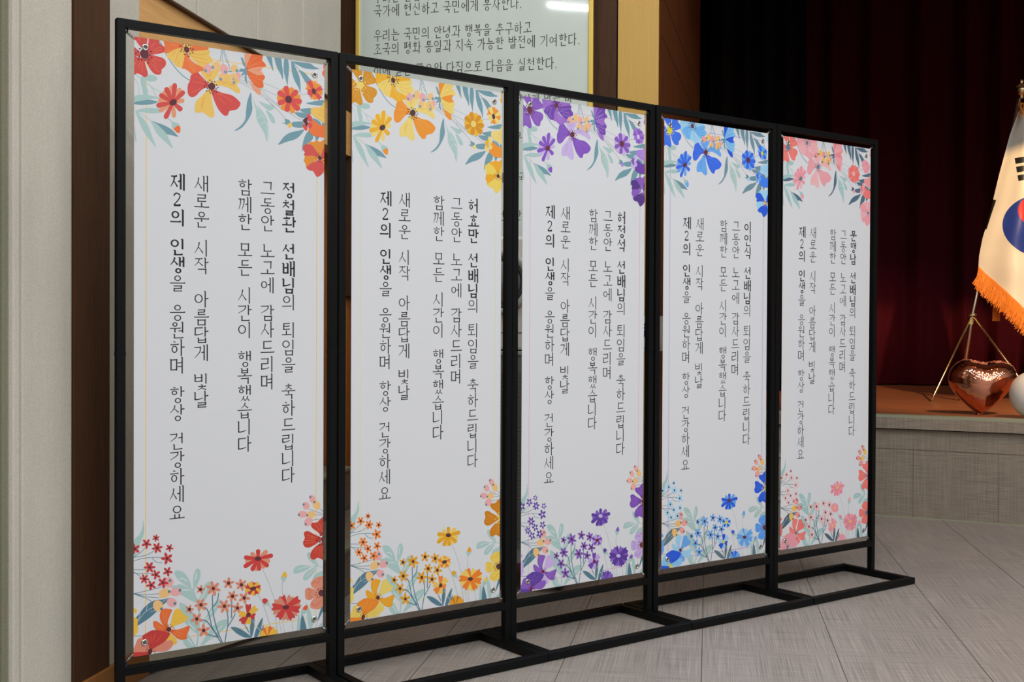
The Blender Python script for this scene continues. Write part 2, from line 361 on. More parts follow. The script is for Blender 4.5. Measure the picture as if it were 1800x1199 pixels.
# ------------------------------------------------------------------ printed flower border, banner millimetres from the top left corner
ART = """\
l line 2.5 34.5,40 34.5,1762
l line 2.5 575,34.3 575,1765.9
l line 2.5 34.5,34.3 575,34.3
l line 2.5 34.5,1765.9 575,1765.9
p teal 403.4,-1.3 419.3,-1.7 424.4,22.4 426.8,43.4 420.4,32.5 410.4,14.8
p teal 430.9,-1.5 450.4,-2.4 455.5,21.8 459,44.4 458.2,64.7 450.5,49.4 440.4,33.5 434.4,19.1
p teal 463.5,-2.4 473.7,-1.9 478.8,20.5 477.8,43.8 475.4,65.3 473.9,81.9 468.8,66.2 462.6,45.8 460.6,26.9
p teal 486.5,5.9 493,8.9 503.3,26.8 513.6,48.6 517.8,75.2 516.9,102.5 511.7,85.7 497.3,62.4 489,40.3 486.9,21.3
p teal 511.5,27.6 532.2,34.5 546.7,48.1 556.1,57.5 538.5,66.7 528.1,54.4 517.7,38.4
p teal 487.9,4.8 515.6,2.8 550.8,2.7 565.4,10.4 582.2,14.9 557.1,20.3 528,19.5 507.4,12.7
l teal 1.79 480.8,-0 495.1,10.5 515.7,30.9
p f2a 594.8,4.3 605.4,3.8 605.5,39.2 594.9,35.7 591.7,26.3 597,15.8
l stalk 0.97 394.7,83.6 422.5,90.4 450.6,98.9
l stalk 0.96 319.4,74.7 335.9,74.7 351.4,76
l stalk 0.96 319.4,82.2 351.5,89.2 386.8,101.7 414.6,109.6 440.6,118.7
l stalk 0.96 319.4,87.8 355.4,98.2 382.9,104.1 414.6,126.7 440.7,144.6 454.8,152.5
l stalk 0.96 318.5,91.7 353.4,106 386.9,122.6 424.7,148.4 450.8,170.2
l stalk 1.05 404.7,131.3 419.8,145.9 445.7,165.5 467.5,186.8
l stalk 0.97 386.8,116.9 414.6,132.5 444.7,151.8 467,162.6
l stalk 1.07 471.8,162.4 502.6,177.6 515.9,182.4 527,184.3
l stalk 1 515.8,104.5 530.3,102.7 545.8,100.4
l stalk 1.02 590.8,82.4 596.1,79.2 605.6,75.6
p light 18.4,117.4 28.9,108 44.6,104.1 60.5,105.5 66.7,112.8 60.5,120.8 46.4,124.1 34.2,122.5 22,127.7
p light 19.1,122.7 33.1,126.2 34,136.8 39.3,150.4 38.4,164.8 27.9,165.2 23.5,150.6 20,135
l light 1.76 -3.4,116.8 5.2,126.3 12.2,141.4 14,167.9
l light 1.95 24.3,118.4 34.8,127.7 54.2,141.3 79,152.5
l light 1.78 48.9,138.4 61.3,160.2 67.5,173.8
l light 2.47 1.1,109.1 18.4,117.4
p light 2.2,171.1 17.5,166 36.7,164.1 56,165.3 77.3,169.3 56,172.5 38.5,177.3 21,183.1 2.3,188 -1.6,180.5
p teal 2.3,188.9 21,183.1 40.2,177.5 56,177.9 68.4,180.9 56.1,187.7 35,193 14.1,195.5 2.3,195.1 -1.5,192.9
p light 3.7,214.5 21,206.2 40.3,200.9 59.6,199.9 77.3,201.4 75.6,210.6 56.1,215.6 33.3,216.4 15.8,215.8
p light 3.7,215.4 14.1,223.1 26.3,234.2 36.8,247.3 45.7,264.2 52.7,285 63.4,313.5 47.5,296.3 33.4,279.8 21.2,259.7 12.4,239.3
l light 1.94 3.7,215.4 24.6,223.7 49.1,237.9
p teal 48.2,238 68.5,242 91.7,248.5 109.6,257.4 122.2,268.7 129.1,276.7 109.6,273.7 91.7,271 79.2,257 63.2,244.4
p light 48.2,238.9 63.2,246.2 79.2,257 91.7,268.3 102.5,287.1 112.4,312.3 95.3,298.6 77.5,284.2 63.3,269.5 54.4,250.7
p light 1.2,258.3 7,304 1.3,292.1
l light 2.71 98.8,225.1 107.7,232.2 113.1,237
p light 109.5,235.6 116.7,234.8 130.3,237.9 130.3,243.3 124,245.8 116.8,255.7 111.4,251.7
p bud 115.9,254.9 120.4,248.9 125.8,244.7 133,243.9 135.8,252.7 133.1,263.9 125.8,264.7
p teal 353.8,118.3 356.4,145.6 358.5,169.5 350,194.7 332.7,220.8 317.8,234.4 300.6,241.5 320.3,224.5 335.1,203.6 338.5,176.7 342.4,147.3
p light 358.4,130.8 370,153.6 390.2,170.7 405.5,193.3 410.6,222 410.7,246.4 405.6,263 398,238 385.3,219.9 372.6,197 370,168.2
p light 380,142.7 402.8,147.2 420.7,150 428.4,158.9 413.1,166.5 395.2,155.5
p light 402.9,166.7 418.2,174.7 431,190.4 432.6,203.9 420.8,201.3 410.5,182.9
l white 0.99 360.4,135.4 370,153.6 382.6,174 397.9,196.6 405.5,217.7 408.2,256.4
l white 0.99 370,173 373.5,162.9
l white 1 388.7,183 402.9,191.1
l white 0.99 375.1,196.7 388.7,183
l white 1 399.4,201.3 410.1,212.3
l white 0.99 382.7,215.3 399.4,201.3
l white 0.99 372.5,148.5 387.7,168.5
l teal 2.69 69.1,-1.8 79.8,12.8 92.3,37.1 106.7,58.6 124.8,79.6 144.7,96 164.8,106.1
p f1 -0.9,-2.6 18.2,-4.6 36.7,-3.1 37.1,11.2 34.8,24.1 31.4,31.7 25.2,32.6 14.8,23.5 6.1,12.4 -0.9,6.3
p f1 44.4,-4.2 70,-4.6 72.7,7.6 81.6,14.3 90.5,19.3 90.9,26.5 85.2,33.6 69.2,40.5 51.6,45.2 43.6,45.1 35.7,27.5 40.9,12.4
p f1 46.3,46.5 63.9,47.6 79.9,49.7 89.7,55.5 92.7,64.1 88.8,75.5 80,84 79.1,93.1 74.7,100 64,101.4 53.4,96.6 42.8,83.7 35.8,70.4 34,59.9
p f1 -0.7,64.9 11.4,57.8 25.3,59.4 29.7,64.1 33.2,79.7 38.5,96.9 39,106.6 34.1,112.6 27.2,112.7 16.7,107 8,105.5 -1.5,108
p f1 -1.7,31.3 9.6,36.7 16.6,42.8 16.6,53.5 7.9,56.6 -1.6,59.7
l f1v 0.88 4.3,13.5 8.7,18.2 13.4,24.1
l f1v 0.88 12.1,-0.1 16.5,10.8
l f1v 0.9 61.2,8.4 54.1,15.8 48,23.9
l f1v 0.9 78,19.4 65.6,24.8 54.2,33.7
l f1v 0.9 78.1,25.7 69.2,31.5 58.6,39.3
l f1v 0.89 55.1,53.3 65.7,58.1 76.3,59.3
l f1v 0.89 51.6,59.2 56.9,63.8 64,71.8
l f1v 0.89 49.9,71.1 58.7,77.9 67.5,80.3
l f1v 0.89 58.7,85.1 75.5,93.6
l f1v 0.88 7.1,67.4 1.9,82.3
l f1v 0.89 18.3,67.5 14.9,78.7 12.3,91.5
l f1v 0.89 22.7,72.3 22.8,99
p f1c 40.7,39.4 41.9,50.4 35.9,59 26.2,60.1 18.6,53.2 17.4,42.2 23.4,33.6 33.1,32.4
d f1c 2.65 15.7,33.2 11,41.5 4.8,48.1 14.5,55.1 12.8,64.2 21.8,64 31.6,63.8 42.1,60.9 39.8,70.7 49.8,54.1 44.9,47.6 48.4,36.9 39.2,31.8 36.1,26
p f2a 86,-3.5 117.4,-3.7 139.1,-3.4 153.6,9.9 135.5,14.4 115.6,22.8 99.5,33.4 93.2,34.3 89.6,32.1 88.7,16 86,5.6
p f2a 159.1,-0 190.3,-2 217.2,-2.3 218.2,7.7 199.6,12.2 179.3,16.2 164.6,17.4 153.6,11.7
p f2b 139.1,-0.7 169.2,-2.5 164.6,8.3 148.2,10.7
p f2a 150.9,23.1 159.2,32.8 168.4,46.1 183.1,55 205.3,62.1 205.3,72.2 192.4,75.8 183.2,86.2 172.1,87.7 161.1,80.1 150.1,74.3 139.2,71.2 144.6,51.3
p f2b 150,11.4 135.5,13.5 115.6,21.9 101.3,32.2 95,41.2 95.9,47.4 106.7,53.1 115.7,62.7 123.8,69.7 135.6,71.7 141,68.2 144.6,47.7 150,28.7 151.8,17.5
p f2b 159.1,16.4 172,17.2 199.6,11.3 219.1,7.5 225.7,13 222,21.9 231.3,31.6 233.2,42.4 220.2,49.8 207.2,60.9 194.2,59 179.4,50.1 166.5,39.1 160.1,29
l f2v 0.91 133.7,22 125.6,37.7 121.1,56.5
l f2v 0.91 122.8,23.6 113.8,32.2 108.5,42
l f2v 0.92 166.5,22.6 183,26.1 199.6,24.2 220.1,18.5
l f2v 0.92 166.5,31.8 190.4,35.6 216.4,37.4
l f2v 0.92 181.2,42.5 199.7,48.1 220.2,48
l f2v 0.91 130.1,55.2 127.4,63.8
l f2w 0.92 157.4,40.4 164.7,61.3 177.6,77.8
l f2w 0.92 159.2,38.3 172,56.6 181.3,68.1
l f2w 0.91 104.8,7.2 128.2,7.9
l f2w 0.91 103,22.9 95.9,30.3
p dark 160.4,10.8 161.8,18 158.5,23.7 152.3,24.5 146.9,20 145.5,12.8 148.8,7.1 155,6.3
d dark 2.19 133.1,7.9 139.1,7.5 142.3,1.6 151.4,2.9 160,2 165.5,1.7 165,10 173.4,11.2 169.8,17.2 172.5,22.7 164.1,26.3 155.9,29.1 160.1,34.5 147.3,30.9 145.5,23 136.6,22.5 139.1,16.6
p f3b 197.9,75 225.8,69.4 255.9,57.8 254,67.4 244.6,83.5 235.2,99.5 229.6,109.5 220.3,105.2 205.4,88.7
p f3b 278.1,71 318.4,86.1 308.9,98.6 317.6,112.5 319,119.8 314.8,124.9 307.1,124 291.5,115.8 278.2,112 261.7,109.4 246.5,111 236.2,112.4 240.9,100.6 255.9,87.5 265.4,77
p f3a 186.8,79.3 196.1,86.3 207.2,95.9 218.4,107.3 222.2,116 203.6,125.8 192.5,136.4 183.3,147.7 172.3,154.2 163.1,152.9 157.6,144.5 156.6,130 158.4,117 163.9,107.1 164.8,96 169.4,87.2
p f3b 222.8,121.6 201.4,145.6 182.5,166.7 178.7,190.6 184.9,199.3 203.8,196.2 218.2,204.9 230.1,209.2 238.8,200.2 235.8,179.2 230,151.5 229,127.9
p f3a 229.9,122.1 263.7,130.6 293,134.1 315.2,148.2 320.1,159.6 307.8,175.5 285.8,182.8 280.9,195.4 268.7,197.7 251.7,182.1 239.6,159.8 231.4,137.1
l f3v 0.92 179.5,91.3 186.9,92.2
l f3v 0.92 170.3,109 190.6,108.2 205.4,110.8
l f3v 0.92 166.7,141.5 181.4,134.1 196.2,124
l f3v 0.93 192.4,92.3 199.8,96.9 209.1,101.1
l f3w 0.93 215.6,80 217.5,88
l f3w 0.93 222.1,79.1 222.1,88.3
l f3w 0.94 233.3,69.3 227.7,78.3 224.9,88
l f3w 0.94 252.2,99.2 269.2,96.5 286.3,95
l f3w 0.94 262.6,101.5 276.8,99.6
l f3w 0.95 282.5,100.8 303.6,102.7
l f3w 0.95 209.4,149.3 205.2,163.9 202.9,180.7
l f3w 0.95 202.3,152.5 198.1,183.7
l f3v 0.96 249.2,134.8 278.4,143.1 295.5,157.8
l f3v 0.96 249.2,144.3 273.5,165.2
l f3v 0.96 246.8,134.2 263.7,134
p f3c 241.3,113.6 238,121.8 230.1,126.1 222.1,123.9 218.8,116.5 222.1,108.2 230,103.9 238,106.1
d f3c 2.23 211.3,104.5 218.8,104.5 224.4,97.3 231.1,101.4 239.6,99.9 212.8,113 207.7,119.2 216.6,121.9 215.1,130.8 222.8,129.4 229.7,128.6 226,135 234,136.7 237.6,129.2 244.1,130.2 243.7,121 249.4,116.2 245.2,109
l teal 1.51 260.4,-2.3 258.6,16.6 255.8,37.4
l teal 1.51 263.3,-0.9 262.4,19.7 265.3,43.5
l teal 1.51 265.2,-1.1 272.8,25.7 287.2,46
l teal 1.51 268,-0.6 278.6,28.6 288.2,62.7
l teal 3.03 281.5,64 293.9,61.9
p bp 230.5,62.3 226.7,72.7 217.4,78.1 208.2,75.2 204.4,65.9 208.2,55.4 217.4,50 226.6,52.9
p bo 257.3,55.7 249.7,65.8 239.2,68.3 231.8,61.8 231.8,50.1 239.3,40.1 249.9,37.5 257.4,44
p bp 281.2,53.9 280.8,66.1 273.5,74 263.7,72.9 257.1,63.6 257.5,51.4 264.8,43.6 274.6,44.6
p bo 273.3,81.5 269.9,89.8 261.6,94.2 253.3,92 249.9,84.6 253.3,76.3 261.6,71.9 269.9,74
p bo 311,53.5 304.9,61.1 296,62.9 289.6,57.8 289.4,48.8 295.5,41.1 304.4,39.3 310.8,44.4
p bp 321.3,74.2 316.9,83 309.6,86.4 303.5,82.4 302.3,73.5 306.6,64.8 314,61.4 320,65.3
p bo 311.8,81.2 307.5,93.9 297.2,100.3 287,96.7 282.7,85.1 286.9,72.4 297.2,65.9 307.5,69.6
d teal 4.65 211.3,69.9 233.3,57.2 272.9,66.1 258.2,90 308.7,57.4 299.7,94.6
d teal 2.09 298.9,80.3 297,85.2 303.7,86.2
p teal 321.2,14.3 328,17.1 331.9,26 339.7,39.9 337.7,44 329,37.7 324.1,25.2
p teal 342.6,60.2 339.7,71.9 342.7,92.3 335.9,85.6 333.9,78.4 335.8,63
p teal 314.5,56.2 335.8,48.9 335.8,56.5 314.5,58.8
p teal 317.4,50.5 335.8,48.9 335.8,51.8 322.3,54.6
p teal 323.3,70.4 326.1,62.5 335.8,54.6 339.7,58.8 330,67.6
p teal 335.8,42.3 342.6,48.9 344.6,56.2 339.7,64.4 333.9,57.7 333.9,48.3
p f4b 334.7,-1.7 361,-2.8 349.3,17.8 340.6,41.7 335.8,34.8
p f4b 344.6,78.8 355.4,88.7 371,97.1 382.9,102.2 386.5,116.9 383.9,122 375,120.3 363.2,110.4 353.4,94.6
p f4a 361,-2.8 390.5,-1.4 389.6,14 396.5,20.6 402.1,27.4 400.5,32.4 386.7,36.2 365,40.2 341.6,51.3 340,39.9 347.4,20
p f4b 342.6,51.2 365,40.2 392.6,34.4 386.7,46.7 394.6,58.9 374.9,62.5 355.3,56.6
p f4a 341.6,52.5 357.2,58.3 374.9,62.5 394.6,59.8 399,67.8 392.7,78.1 394.7,91.2 392.7,98.1 378.9,99.9 363.2,91.5 351.4,77.9 343.6,65.8
l f4v 0.96 343.6,42.2 355.2,22.6 372.8,6.9
l f4v 0.96 345.5,43.8 365,28.8 386.6,21
l f4v 0.97 355.2,38.7 368.9,30.2 378.7,28.8
l f4v 0.96 355.3,66.1 374.9,73.8 394.7,76
l f4v 0.96 347.5,65.2 361.2,80.4 382.8,88.9
l f4v 0.97 369,64.2 380.8,65.5
l f4w 0.77 361.1,50.2 374.9,47.3 386.7,41
l f4w 0.77 363.2,106.6 373,112.9
p d1b 113.2,172.1 104,159.3 94.5,147.9 88.6,145.1 83.4,147.5 81.2,152.8 84.3,158.7 95.7,167.9 108.7,176.9
p d1b 116,172.1 116.3,153.2 115.7,135.4 112.8,128.5 107.5,127.2 102.8,130.9 101.7,138.8 105.2,155.8 109.8,173.6
p d1b 117.8,174.3 127.9,158.6 136.6,143.3 138.1,135.9 134.6,131.9 129,132.4 124,138.5 117.9,154.7 112.3,172.2
p d1b 116.6,179 129.5,177.8 141.5,175.6 146.2,172.2 147,166.8 144.4,162.3 139,161.9 127.5,166.9 115.5,173
p d1b 110.5,181 109.1,197.9 108.8,213.6 111.2,220 116.4,221.3 121.2,218.1 122.8,211.1 120.3,195.8 116.7,179.8
p d1b 108.4,177 91.7,186.7 76.5,196.6 71.4,202.8 72,208.3 76.7,210.7 84,207.6 97.7,195.5 111.7,181.8
p d1b 110.3,173.6 94.3,170.5 79.1,168.6 72.2,170.3 69.3,175.4 70.7,180.5 77,182.7 92.6,181.8 109.4,179.9
p d1a 111.7,172.3 97.9,163 84.5,155.2 77.4,154.3 72.8,158.4 72.2,164.2 77.3,168.9 92.1,174 108.5,178.4
p d1a 114.5,171.7 108.6,154.7 102.1,139.3 96.9,134.2 91.1,135.1 87.5,140.2 89,147.6 98.1,161.4 108.7,175.3
p d1a 117,172.2 121.6,150.8 125,130.7 123.7,122.1 118.7,119.4 113.1,122.5 110.3,131.2 109.9,151.2 110.6,172.3
p d1a 118.3,175.9 132.6,163.8 145.4,151.6 149,144.7 146.9,139.4 141.5,137.9 135,142.3 124.3,156.3 113.8,171.8
p d1a 113.3,181.2 121.3,191.1 129.5,199.6 134.9,201 139.8,197.7 142.1,192.2 139.5,187.4 129.2,181.3 117.7,175.8
p d1a 108.6,179.8 97.4,197.6 87.7,214.7 86,223 89.5,227.4 95.4,226.8 100.8,219.9 107.8,201.7 114.4,182
p d1a 108.8,175 89.9,178.3 72.4,182.3 65.4,186.7 64,192.5 67.5,196.8 75.2,196.5 92.2,189.6 110,181.2
p dark 123.8,170.7 123.5,178 117.2,184.6 108.7,186.7 103,183 103.3,175.7 109.6,169.1 118,167
p d2b 478.9,120 473.4,106.7 467.2,94.9 462,91.7 455.7,93.8 451.6,99.1 452.8,105.1 461.8,114.9 472.5,124.5
p d2b 482,122.2 489.4,108.3 495.3,94.8 494.9,88.5 489.6,85.6 483,86.6 478.9,92.1 476.3,106.1 474.8,121
p d2b 481.6,126.9 497.1,124.3 511.6,120.7 517,116.4 517.5,110.2 513.9,105.4 507.3,105.5 493.7,112.1 479.7,120.3
p d2b 478.8,129.4 491.9,137.8 504.9,144.8 512,145 517,140.3 517.9,134 513.1,129.5 498.4,125.6 482.4,122.7
p d2b 475.2,129.7 478.2,146.3 482.1,161.6 486.8,166.8 493.4,166.3 498.5,161.6 498.3,154.4 491.1,140.5 482.3,126.5
p d2b 472.5,125.9 461.6,137.4 452.3,148.7 450.9,154.8 454.8,159.2 461,160.2 466.4,156.1 472.9,143.3 478.7,129.2
p d2b 474.9,121.1 461.1,117.8 448,115.8 441.9,117.9 439,123.7 440,129.6 445.4,132 459,130.8 473.8,128.3
p d2a 480.5,120.2 479.9,103.9 478.1,88.9 474.1,83.6 467.4,83.7 461.6,87.9 460.7,94.8 465.9,108.6 472.8,122.8
p d2a 482.6,124.6 496,114.7 507.9,104.7 510.6,98.4 507.6,93 501.5,90.8 495.2,94.1 485.9,106.3 477.1,119.9
p d2a 480.3,128.7 496.4,132.6 511.8,135.1 519.1,133.1 522.5,127 521.4,120.7 515,118 498.9,118.9 481.7,121.2
p d2a 477.5,130.1 488.6,143.4 499.9,155.1 507.1,157.7 513.5,154.3 516.3,147.9 512.6,141.5 498.7,132.6 483.1,124.1
p d2a 473.1,127.9 467.9,142.3 464.3,156 465.9,161.9 472,163.9 478.7,162.1 482,156.2 482.1,142.5 480.9,127.9
p d2a 473.2,122.8 458.8,126.3 445.7,130.7 441.3,135.3 441.7,141.6 445.7,146.2 451.9,145.8 463.8,138.4 475.9,129.5
p d2a 476.8,119.8 465.4,109.7 453.9,101.1 447.1,100.2 441.6,104.6 439.7,111 443.6,116.1 457.1,121.7 472.2,126.5
p d2c 487.8,119.9 487.8,128.9 481.8,135.5 473.2,135.7 467.1,129.6 467.1,120.6 473.1,114.1 481.6,113.8
p teal 515.9,152.1 533.6,146.4 553.8,143.4 556,152.6 553.8,161.3 538.1,162.1 524.8,158.4
p teal 498.2,163.5 520.3,161 542.6,164.7 542.6,176.2 520.4,176.6 507,170.9
p teal 489.5,195.7 507.1,190.7 527.1,189.5 524.9,207.5 502.7,209.9 489.5,206.1
p teal 443.8,270 452.5,255.7 465.5,239.8 485.1,227.4 509.4,219.6 530.5,214.2 516.1,234.6 498.4,247.9 472.1,257.8
p teal 546.1,216.8 560.7,229.9 558.5,242.8 547.3,252.3 533.9,264.1 527.3,275.3 525.1,284.9 523.9,271.4 527.2,252.3 533.8,232.7
p teal 536.5,129.1 556,123.2 574,117.9 597.8,112.9 595.5,129 569.5,132.5 551.5,132.2
p teal 569.7,226.9 582.2,229.8 576.5,242 569.8,242.7
p teal 596.9,226.2 606,226.3 606.1,237.9
p teal 558.3,174.5 583.2,181.1 590,197.3 574.2,192.7
p teal 594.5,182 605.9,180.7 606,197.7 592.3,194.9
p d3a 566.5,85.7 569.9,71 571.1,58.8 569.1,53.9 563.8,58 558.6,55.2 556.5,60.6 557.6,72.4 560.6,86.4
p d3a 567.4,87.8 577.3,77.6 584.3,68.6 585.1,63.6 578.9,64.3 576.2,59.5 571.9,62.8 566.9,72.8 562.4,85.5
p d3a 562.8,85.4 553,77.9 544.1,72.9 539,73.1 539.1,78.8 533.8,82.2 536.9,85.7 546.9,88.6 559.9,90.5
p d3a 564.1,84.9 557.4,72.5 550.7,63.1 545.8,60.8 543.8,66.8 537.4,67.8 539.1,72.8 547.7,80.6 559.4,88.8
p d3a 565.4,91.8 577.9,96 588.7,98.2 593.9,96.7 591.9,91.4 596.3,86.7 592,84.4 580.7,84.5 566.7,86.3
p d3a 561.6,92.1 562.8,104.4 565.2,114.1 568.7,117.1 572.6,112.3 578.7,112.7 579.1,107.9 574.4,99.3 567.1,89.7
p d3a 560.3,90.8 555.2,101.8 552.5,111 553.8,115 559.5,112.5 564.2,115.3 566.9,111.4 567.3,102.2 566.1,91
p d3a 565.9,91.3 578.2,92.7 588.5,92.5 593,90 590,85.5 592.9,80.1 588.5,78.8 578.2,81.2 565.9,85.8
p d3b 564.8,84.6 560.3,69.1 555.2,57 550.6,53.2 547.5,59.3 540.9,58.8 541.6,64.8 548.9,75.6 559.4,87.7
p d3b 567,90 580.5,86.2 591.2,81.8 594.7,77.8 589.6,74.9 590.3,69 585.1,69.6 575.4,76 564.6,85.2
p d3b 563.2,92.7 570.9,104.4 578.5,112.9 583.7,114.8 585.3,108.6 591.8,107 589.7,102.1 580.3,95.3 567.7,88.4
p d3b 560.2,88.3 551,93 544.4,97.9 543.3,101.6 548.6,103.3 550.5,108.3 554.4,107.1 559.4,100.8 564.2,91.9
p d3b 561.7,86.2 551.9,84.2 543.8,84 540.3,86.3 542.5,91.1 540.1,96.4 543.6,98 551.8,96 561.6,91.8
p d3c 570,86.4 570,93.5 566.3,97.9 560.9,97 557.1,91.2 557,84.1 560.8,79.7 566.2,80.7
p r1 605.7,106.6 602.3,113.4 594.4,124.9 592.1,131.5 578.5,138.4 560.5,140.5 552.7,148.8 554.9,161.2 567.3,170.3 585.4,177.7 605.9,182.8
l f2v 1.1 582,146.4 592.2,152.7 602.5,161
l f2v 1.1 588.8,141.4 602.4,149.3
l f2v 1.1 575.2,157.8 589.9,162.4 602.5,169.5
l f2v 1.1 596.7,135.6 602.4,138.8
p r2 551.6,176.3 567.4,182.9 583.2,192.8 606,196.6 606.1,229 583.3,231.8 563,229.7 549.5,220.6 545,210.6 551.7,197.3 551.6,186.8
p sf 546,160.1 550.5,164.8 558.3,175.5 553.9,186.5 543.8,183.4 539.3,169.3
p sf 546,187.4 556.1,192.6 558.4,198.6 551.7,207.8 545,204.3 543.8,193.9
p sf 529.3,195.5 538.2,199.8 542.7,202.4 540.5,214.2 536,216.8 527.1,208.3 526,200.1
p sfc 525.9,184.4 535.9,175.9 543.8,174 541.5,181.6 543.1,196.1 538.2,201.2 531.5,193.2
p teal 465.3,187 478.5,188.7 484,195.3 478.5,201.1 473,204.8 456.7,199.4 466.5,198.3
p r1 474.1,201.6 479.6,199.3 485.1,196.2 489.5,204.1 484,212.6 476.3,210.7
p r3b 541.7,255 551.8,249.8 565.3,248.4 574.3,241.2 585.6,247.4 606.1,233.7 606.1,259.1 594.8,272.9 588,290.5 578.9,291.4 572.1,279.3 560.8,263.6 549.6,257.3
p r3a 606.1,257 594.8,270.8 590.3,288.2 588,299 594.9,302.6 606.2,301.5
p r3b 536.2,295.4 569.9,292.2 583.5,297.3 569.9,309.1 554.2,318.9 538.6,332.9 536.3,322.6 529.6,312.7 531.8,304.2
p r3b 590.3,305.1 606.2,300.4 606.4,357.7 599.5,350.8 598.3,331.9
p r3a 527.3,266.9 536.1,259.7 548.4,257.5 560.8,263.6 574.4,279.1 583.5,293 569.9,293.9 551.9,293.9 536.2,296.4 529.5,292.8 532.9,285.2 527.3,277.4
p r3a 538.6,331.8 556.5,316.6 572.2,309.9 583.5,303.6 592.6,307 598.3,317.1 599.5,331.8 596.1,344.8 583.6,356.4 574.6,359.2 567.8,351.4 561,342.5 547.5,340.5
p r3c 590.6,295.6 590.9,301.4 587.5,305.3 582.4,305 578.7,300.8 578.4,295 581.7,291.1 586.8,291.4
d r3c 1.53 569.9,290.1 577.8,288.7 581.9,283.3 590.9,287.1 572.6,295.1 569.2,299 574.9,307.5 579,308.9 585.8,312.5 591.9,309.6 597.8,305 599.9,305.5 593.7,298.8 598.2,294.8
p light 27.6,1403.7 30.9,1429.6 28.9,1445.9 18.9,1469.6 13,1493.6 -1,1508.5 -1.1,1463.4 16.9,1444.7 24.9,1424.9
p light 119.2,1568.1 131.7,1563.3 150.6,1573.9 165.4,1598.9 169.7,1620.6 152.8,1610 129.7,1590.3
p light 108.9,1608.6 131.8,1607.4 157,1614.8 180.3,1627 152.8,1629.8 123.5,1626
p light 177.3,1620.8 176,1600.3 178.5,1580.3 183.6,1566.9 191.2,1564.5 197.7,1572.4 198.5,1587.8 192.6,1604.9 185,1619.3 178.6,1626.1
p light 129.3,1605.9 144.4,1607.8 159.5,1618.6 177.3,1636.1 187.6,1652.7 190.2,1668.3 174.9,1661.2 154.5,1648.3 134.3,1630.5
p light 192.7,1658.5 200.4,1644.2 208,1622.2 218.3,1610.7 228.7,1609.4 232.6,1620.2 226.2,1639.9 215.9,1659 200.5,1679.9 194.1,1689.2 187.7,1683.3
p light 203.2,1739 210.8,1722.3 221.1,1703.3 234,1684.5 252.2,1666.4 260.1,1670.1 254.9,1687.4 241.9,1708.7 226.3,1721.9 213.4,1732.9
p light 198.2,1797 211,1778.5 223.8,1760 242,1742.2 260.2,1732 281.3,1731.1 282.6,1743 270.8,1759.3 252.5,1772 231.7,1784.3 211,1795.2
p light 134.4,1660.8 159.6,1674.3 177.5,1697.1 192.9,1729.9 194.2,1760.7 180.1,1753.4 159.8,1732.6 144.6,1707.6
p light 154.8,1752.2 167.5,1766.8 177.7,1786.1 185.4,1802.6 159.9,1798.6 144.7,1773.4
l light 4.6 174.8,1623 188.9,1668.2 195.4,1704.7 192.9,1755.4 186.6,1805.3
l white 2.27 134.3,1590.1 144.3,1588.8 157,1599.2
l white 2.3 186.1,1576.1 182.4,1598.6
l white 2.28 136.8,1622 167.1,1625.9
l white 2.28 139.4,1641.2 159.6,1654 172.3,1668.4
l white 2.33 220.9,1621.3 210.7,1640.4 200.4,1659.5
l white 2.34 244.4,1686 228.9,1706.9 216,1723
l white 2.34 229.1,1782.6 247.2,1763.5 265.5,1748.2
l white 2.29 162.3,1725.4 182.7,1748.7
l white 2.29 159.9,1770.7 175.1,1793.3
l white 2.33 213.6,1796.8 226.5,1786
l teal2 1.62 -1,1509.3 19,1498.4 33,1485.5
l teal2 1.62 1,1509.6 37.1,1506.6 63.5,1495
l teal2 1.62 -1,1520.8 25,1515.6 53.3,1515.8 86,1519.5
l teal2 1.65 53.4,1517.5 65.6,1530.5 82.8,1535.4
l teal2 1.62 -2.9,1545.2 35.2,1548.9
l teal2 1.62 -0.9,1553.7 13.1,1558.2 55.5,1563.3
l teal2 1.63 1.1,1552.7 21.1,1568.7
l teal2 1.63 -0.8,1615.2 37.3,1611.9 82.1,1606.1
l teal2 1.63 1.2,1615.5 37.4,1622.3 74,1625
l teal2 1.63 1.2,1615.5 33.3,1627.9 74,1637.5
l teal2 1.63 1.2,1616.3 33.3,1632.1 53.6,1646.4
l teal2 1.63 -2.5,1738.9 26.3,1742.4
p teal2 111.1,1642.4 86.3,1643.3 57.7,1643.6 33.4,1656.8 17.3,1675.2 4.6,1689.8 3.8,1712.3 29.5,1701.7 49.7,1690.1 70,1674.3 90.4,1656.3
l white 0.92 98.7,1644.1 61.8,1660.7 31.4,1675.1 7.4,1704.6
l white 0.9 39.4,1650.2 36.7,1671.7
l white 0.91 49.6,1675.6 72,1671.3
l white 0.9 19.3,1671.4 14.2,1695.3
l white 0.91 67.9,1645 57.7,1662.2
p bp 97.4,1605.3 107.8,1602.7 116.5,1598.9 117.5,1593.8 113,1586.1 106.5,1580.1 101.3,1579.9 95.6,1587.5 90.7,1596.9
p bp 110.8,1588.6 115,1600.2 110.8,1609.3 100.6,1610.6 90.5,1603.2 86.4,1591.6 90.5,1582.5 100.6,1581.2
p bo 108.2,1621.6 106.2,1632.2 94.9,1639 81,1638.1 72.7,1630.1 74.6,1619.6 85.9,1612.8 99.8,1613.6
p bp 141.1,1624.6 137.9,1634 126.5,1638.7 113.7,1636 106.9,1627.5 110,1618.2 121.3,1613.4 134.2,1616.1
p bp 101.6,1677.9 99,1682.8 92.6,1684.1 86.2,1681 83.5,1675.4 86.1,1670.4 92.5,1669.1 99,1672.2
p bo 84.5,1656.3 85.8,1669.5 78.5,1677.6 66.9,1675.8 57.9,1665.3 56.6,1652.1 63.9,1644 75.4,1645.7
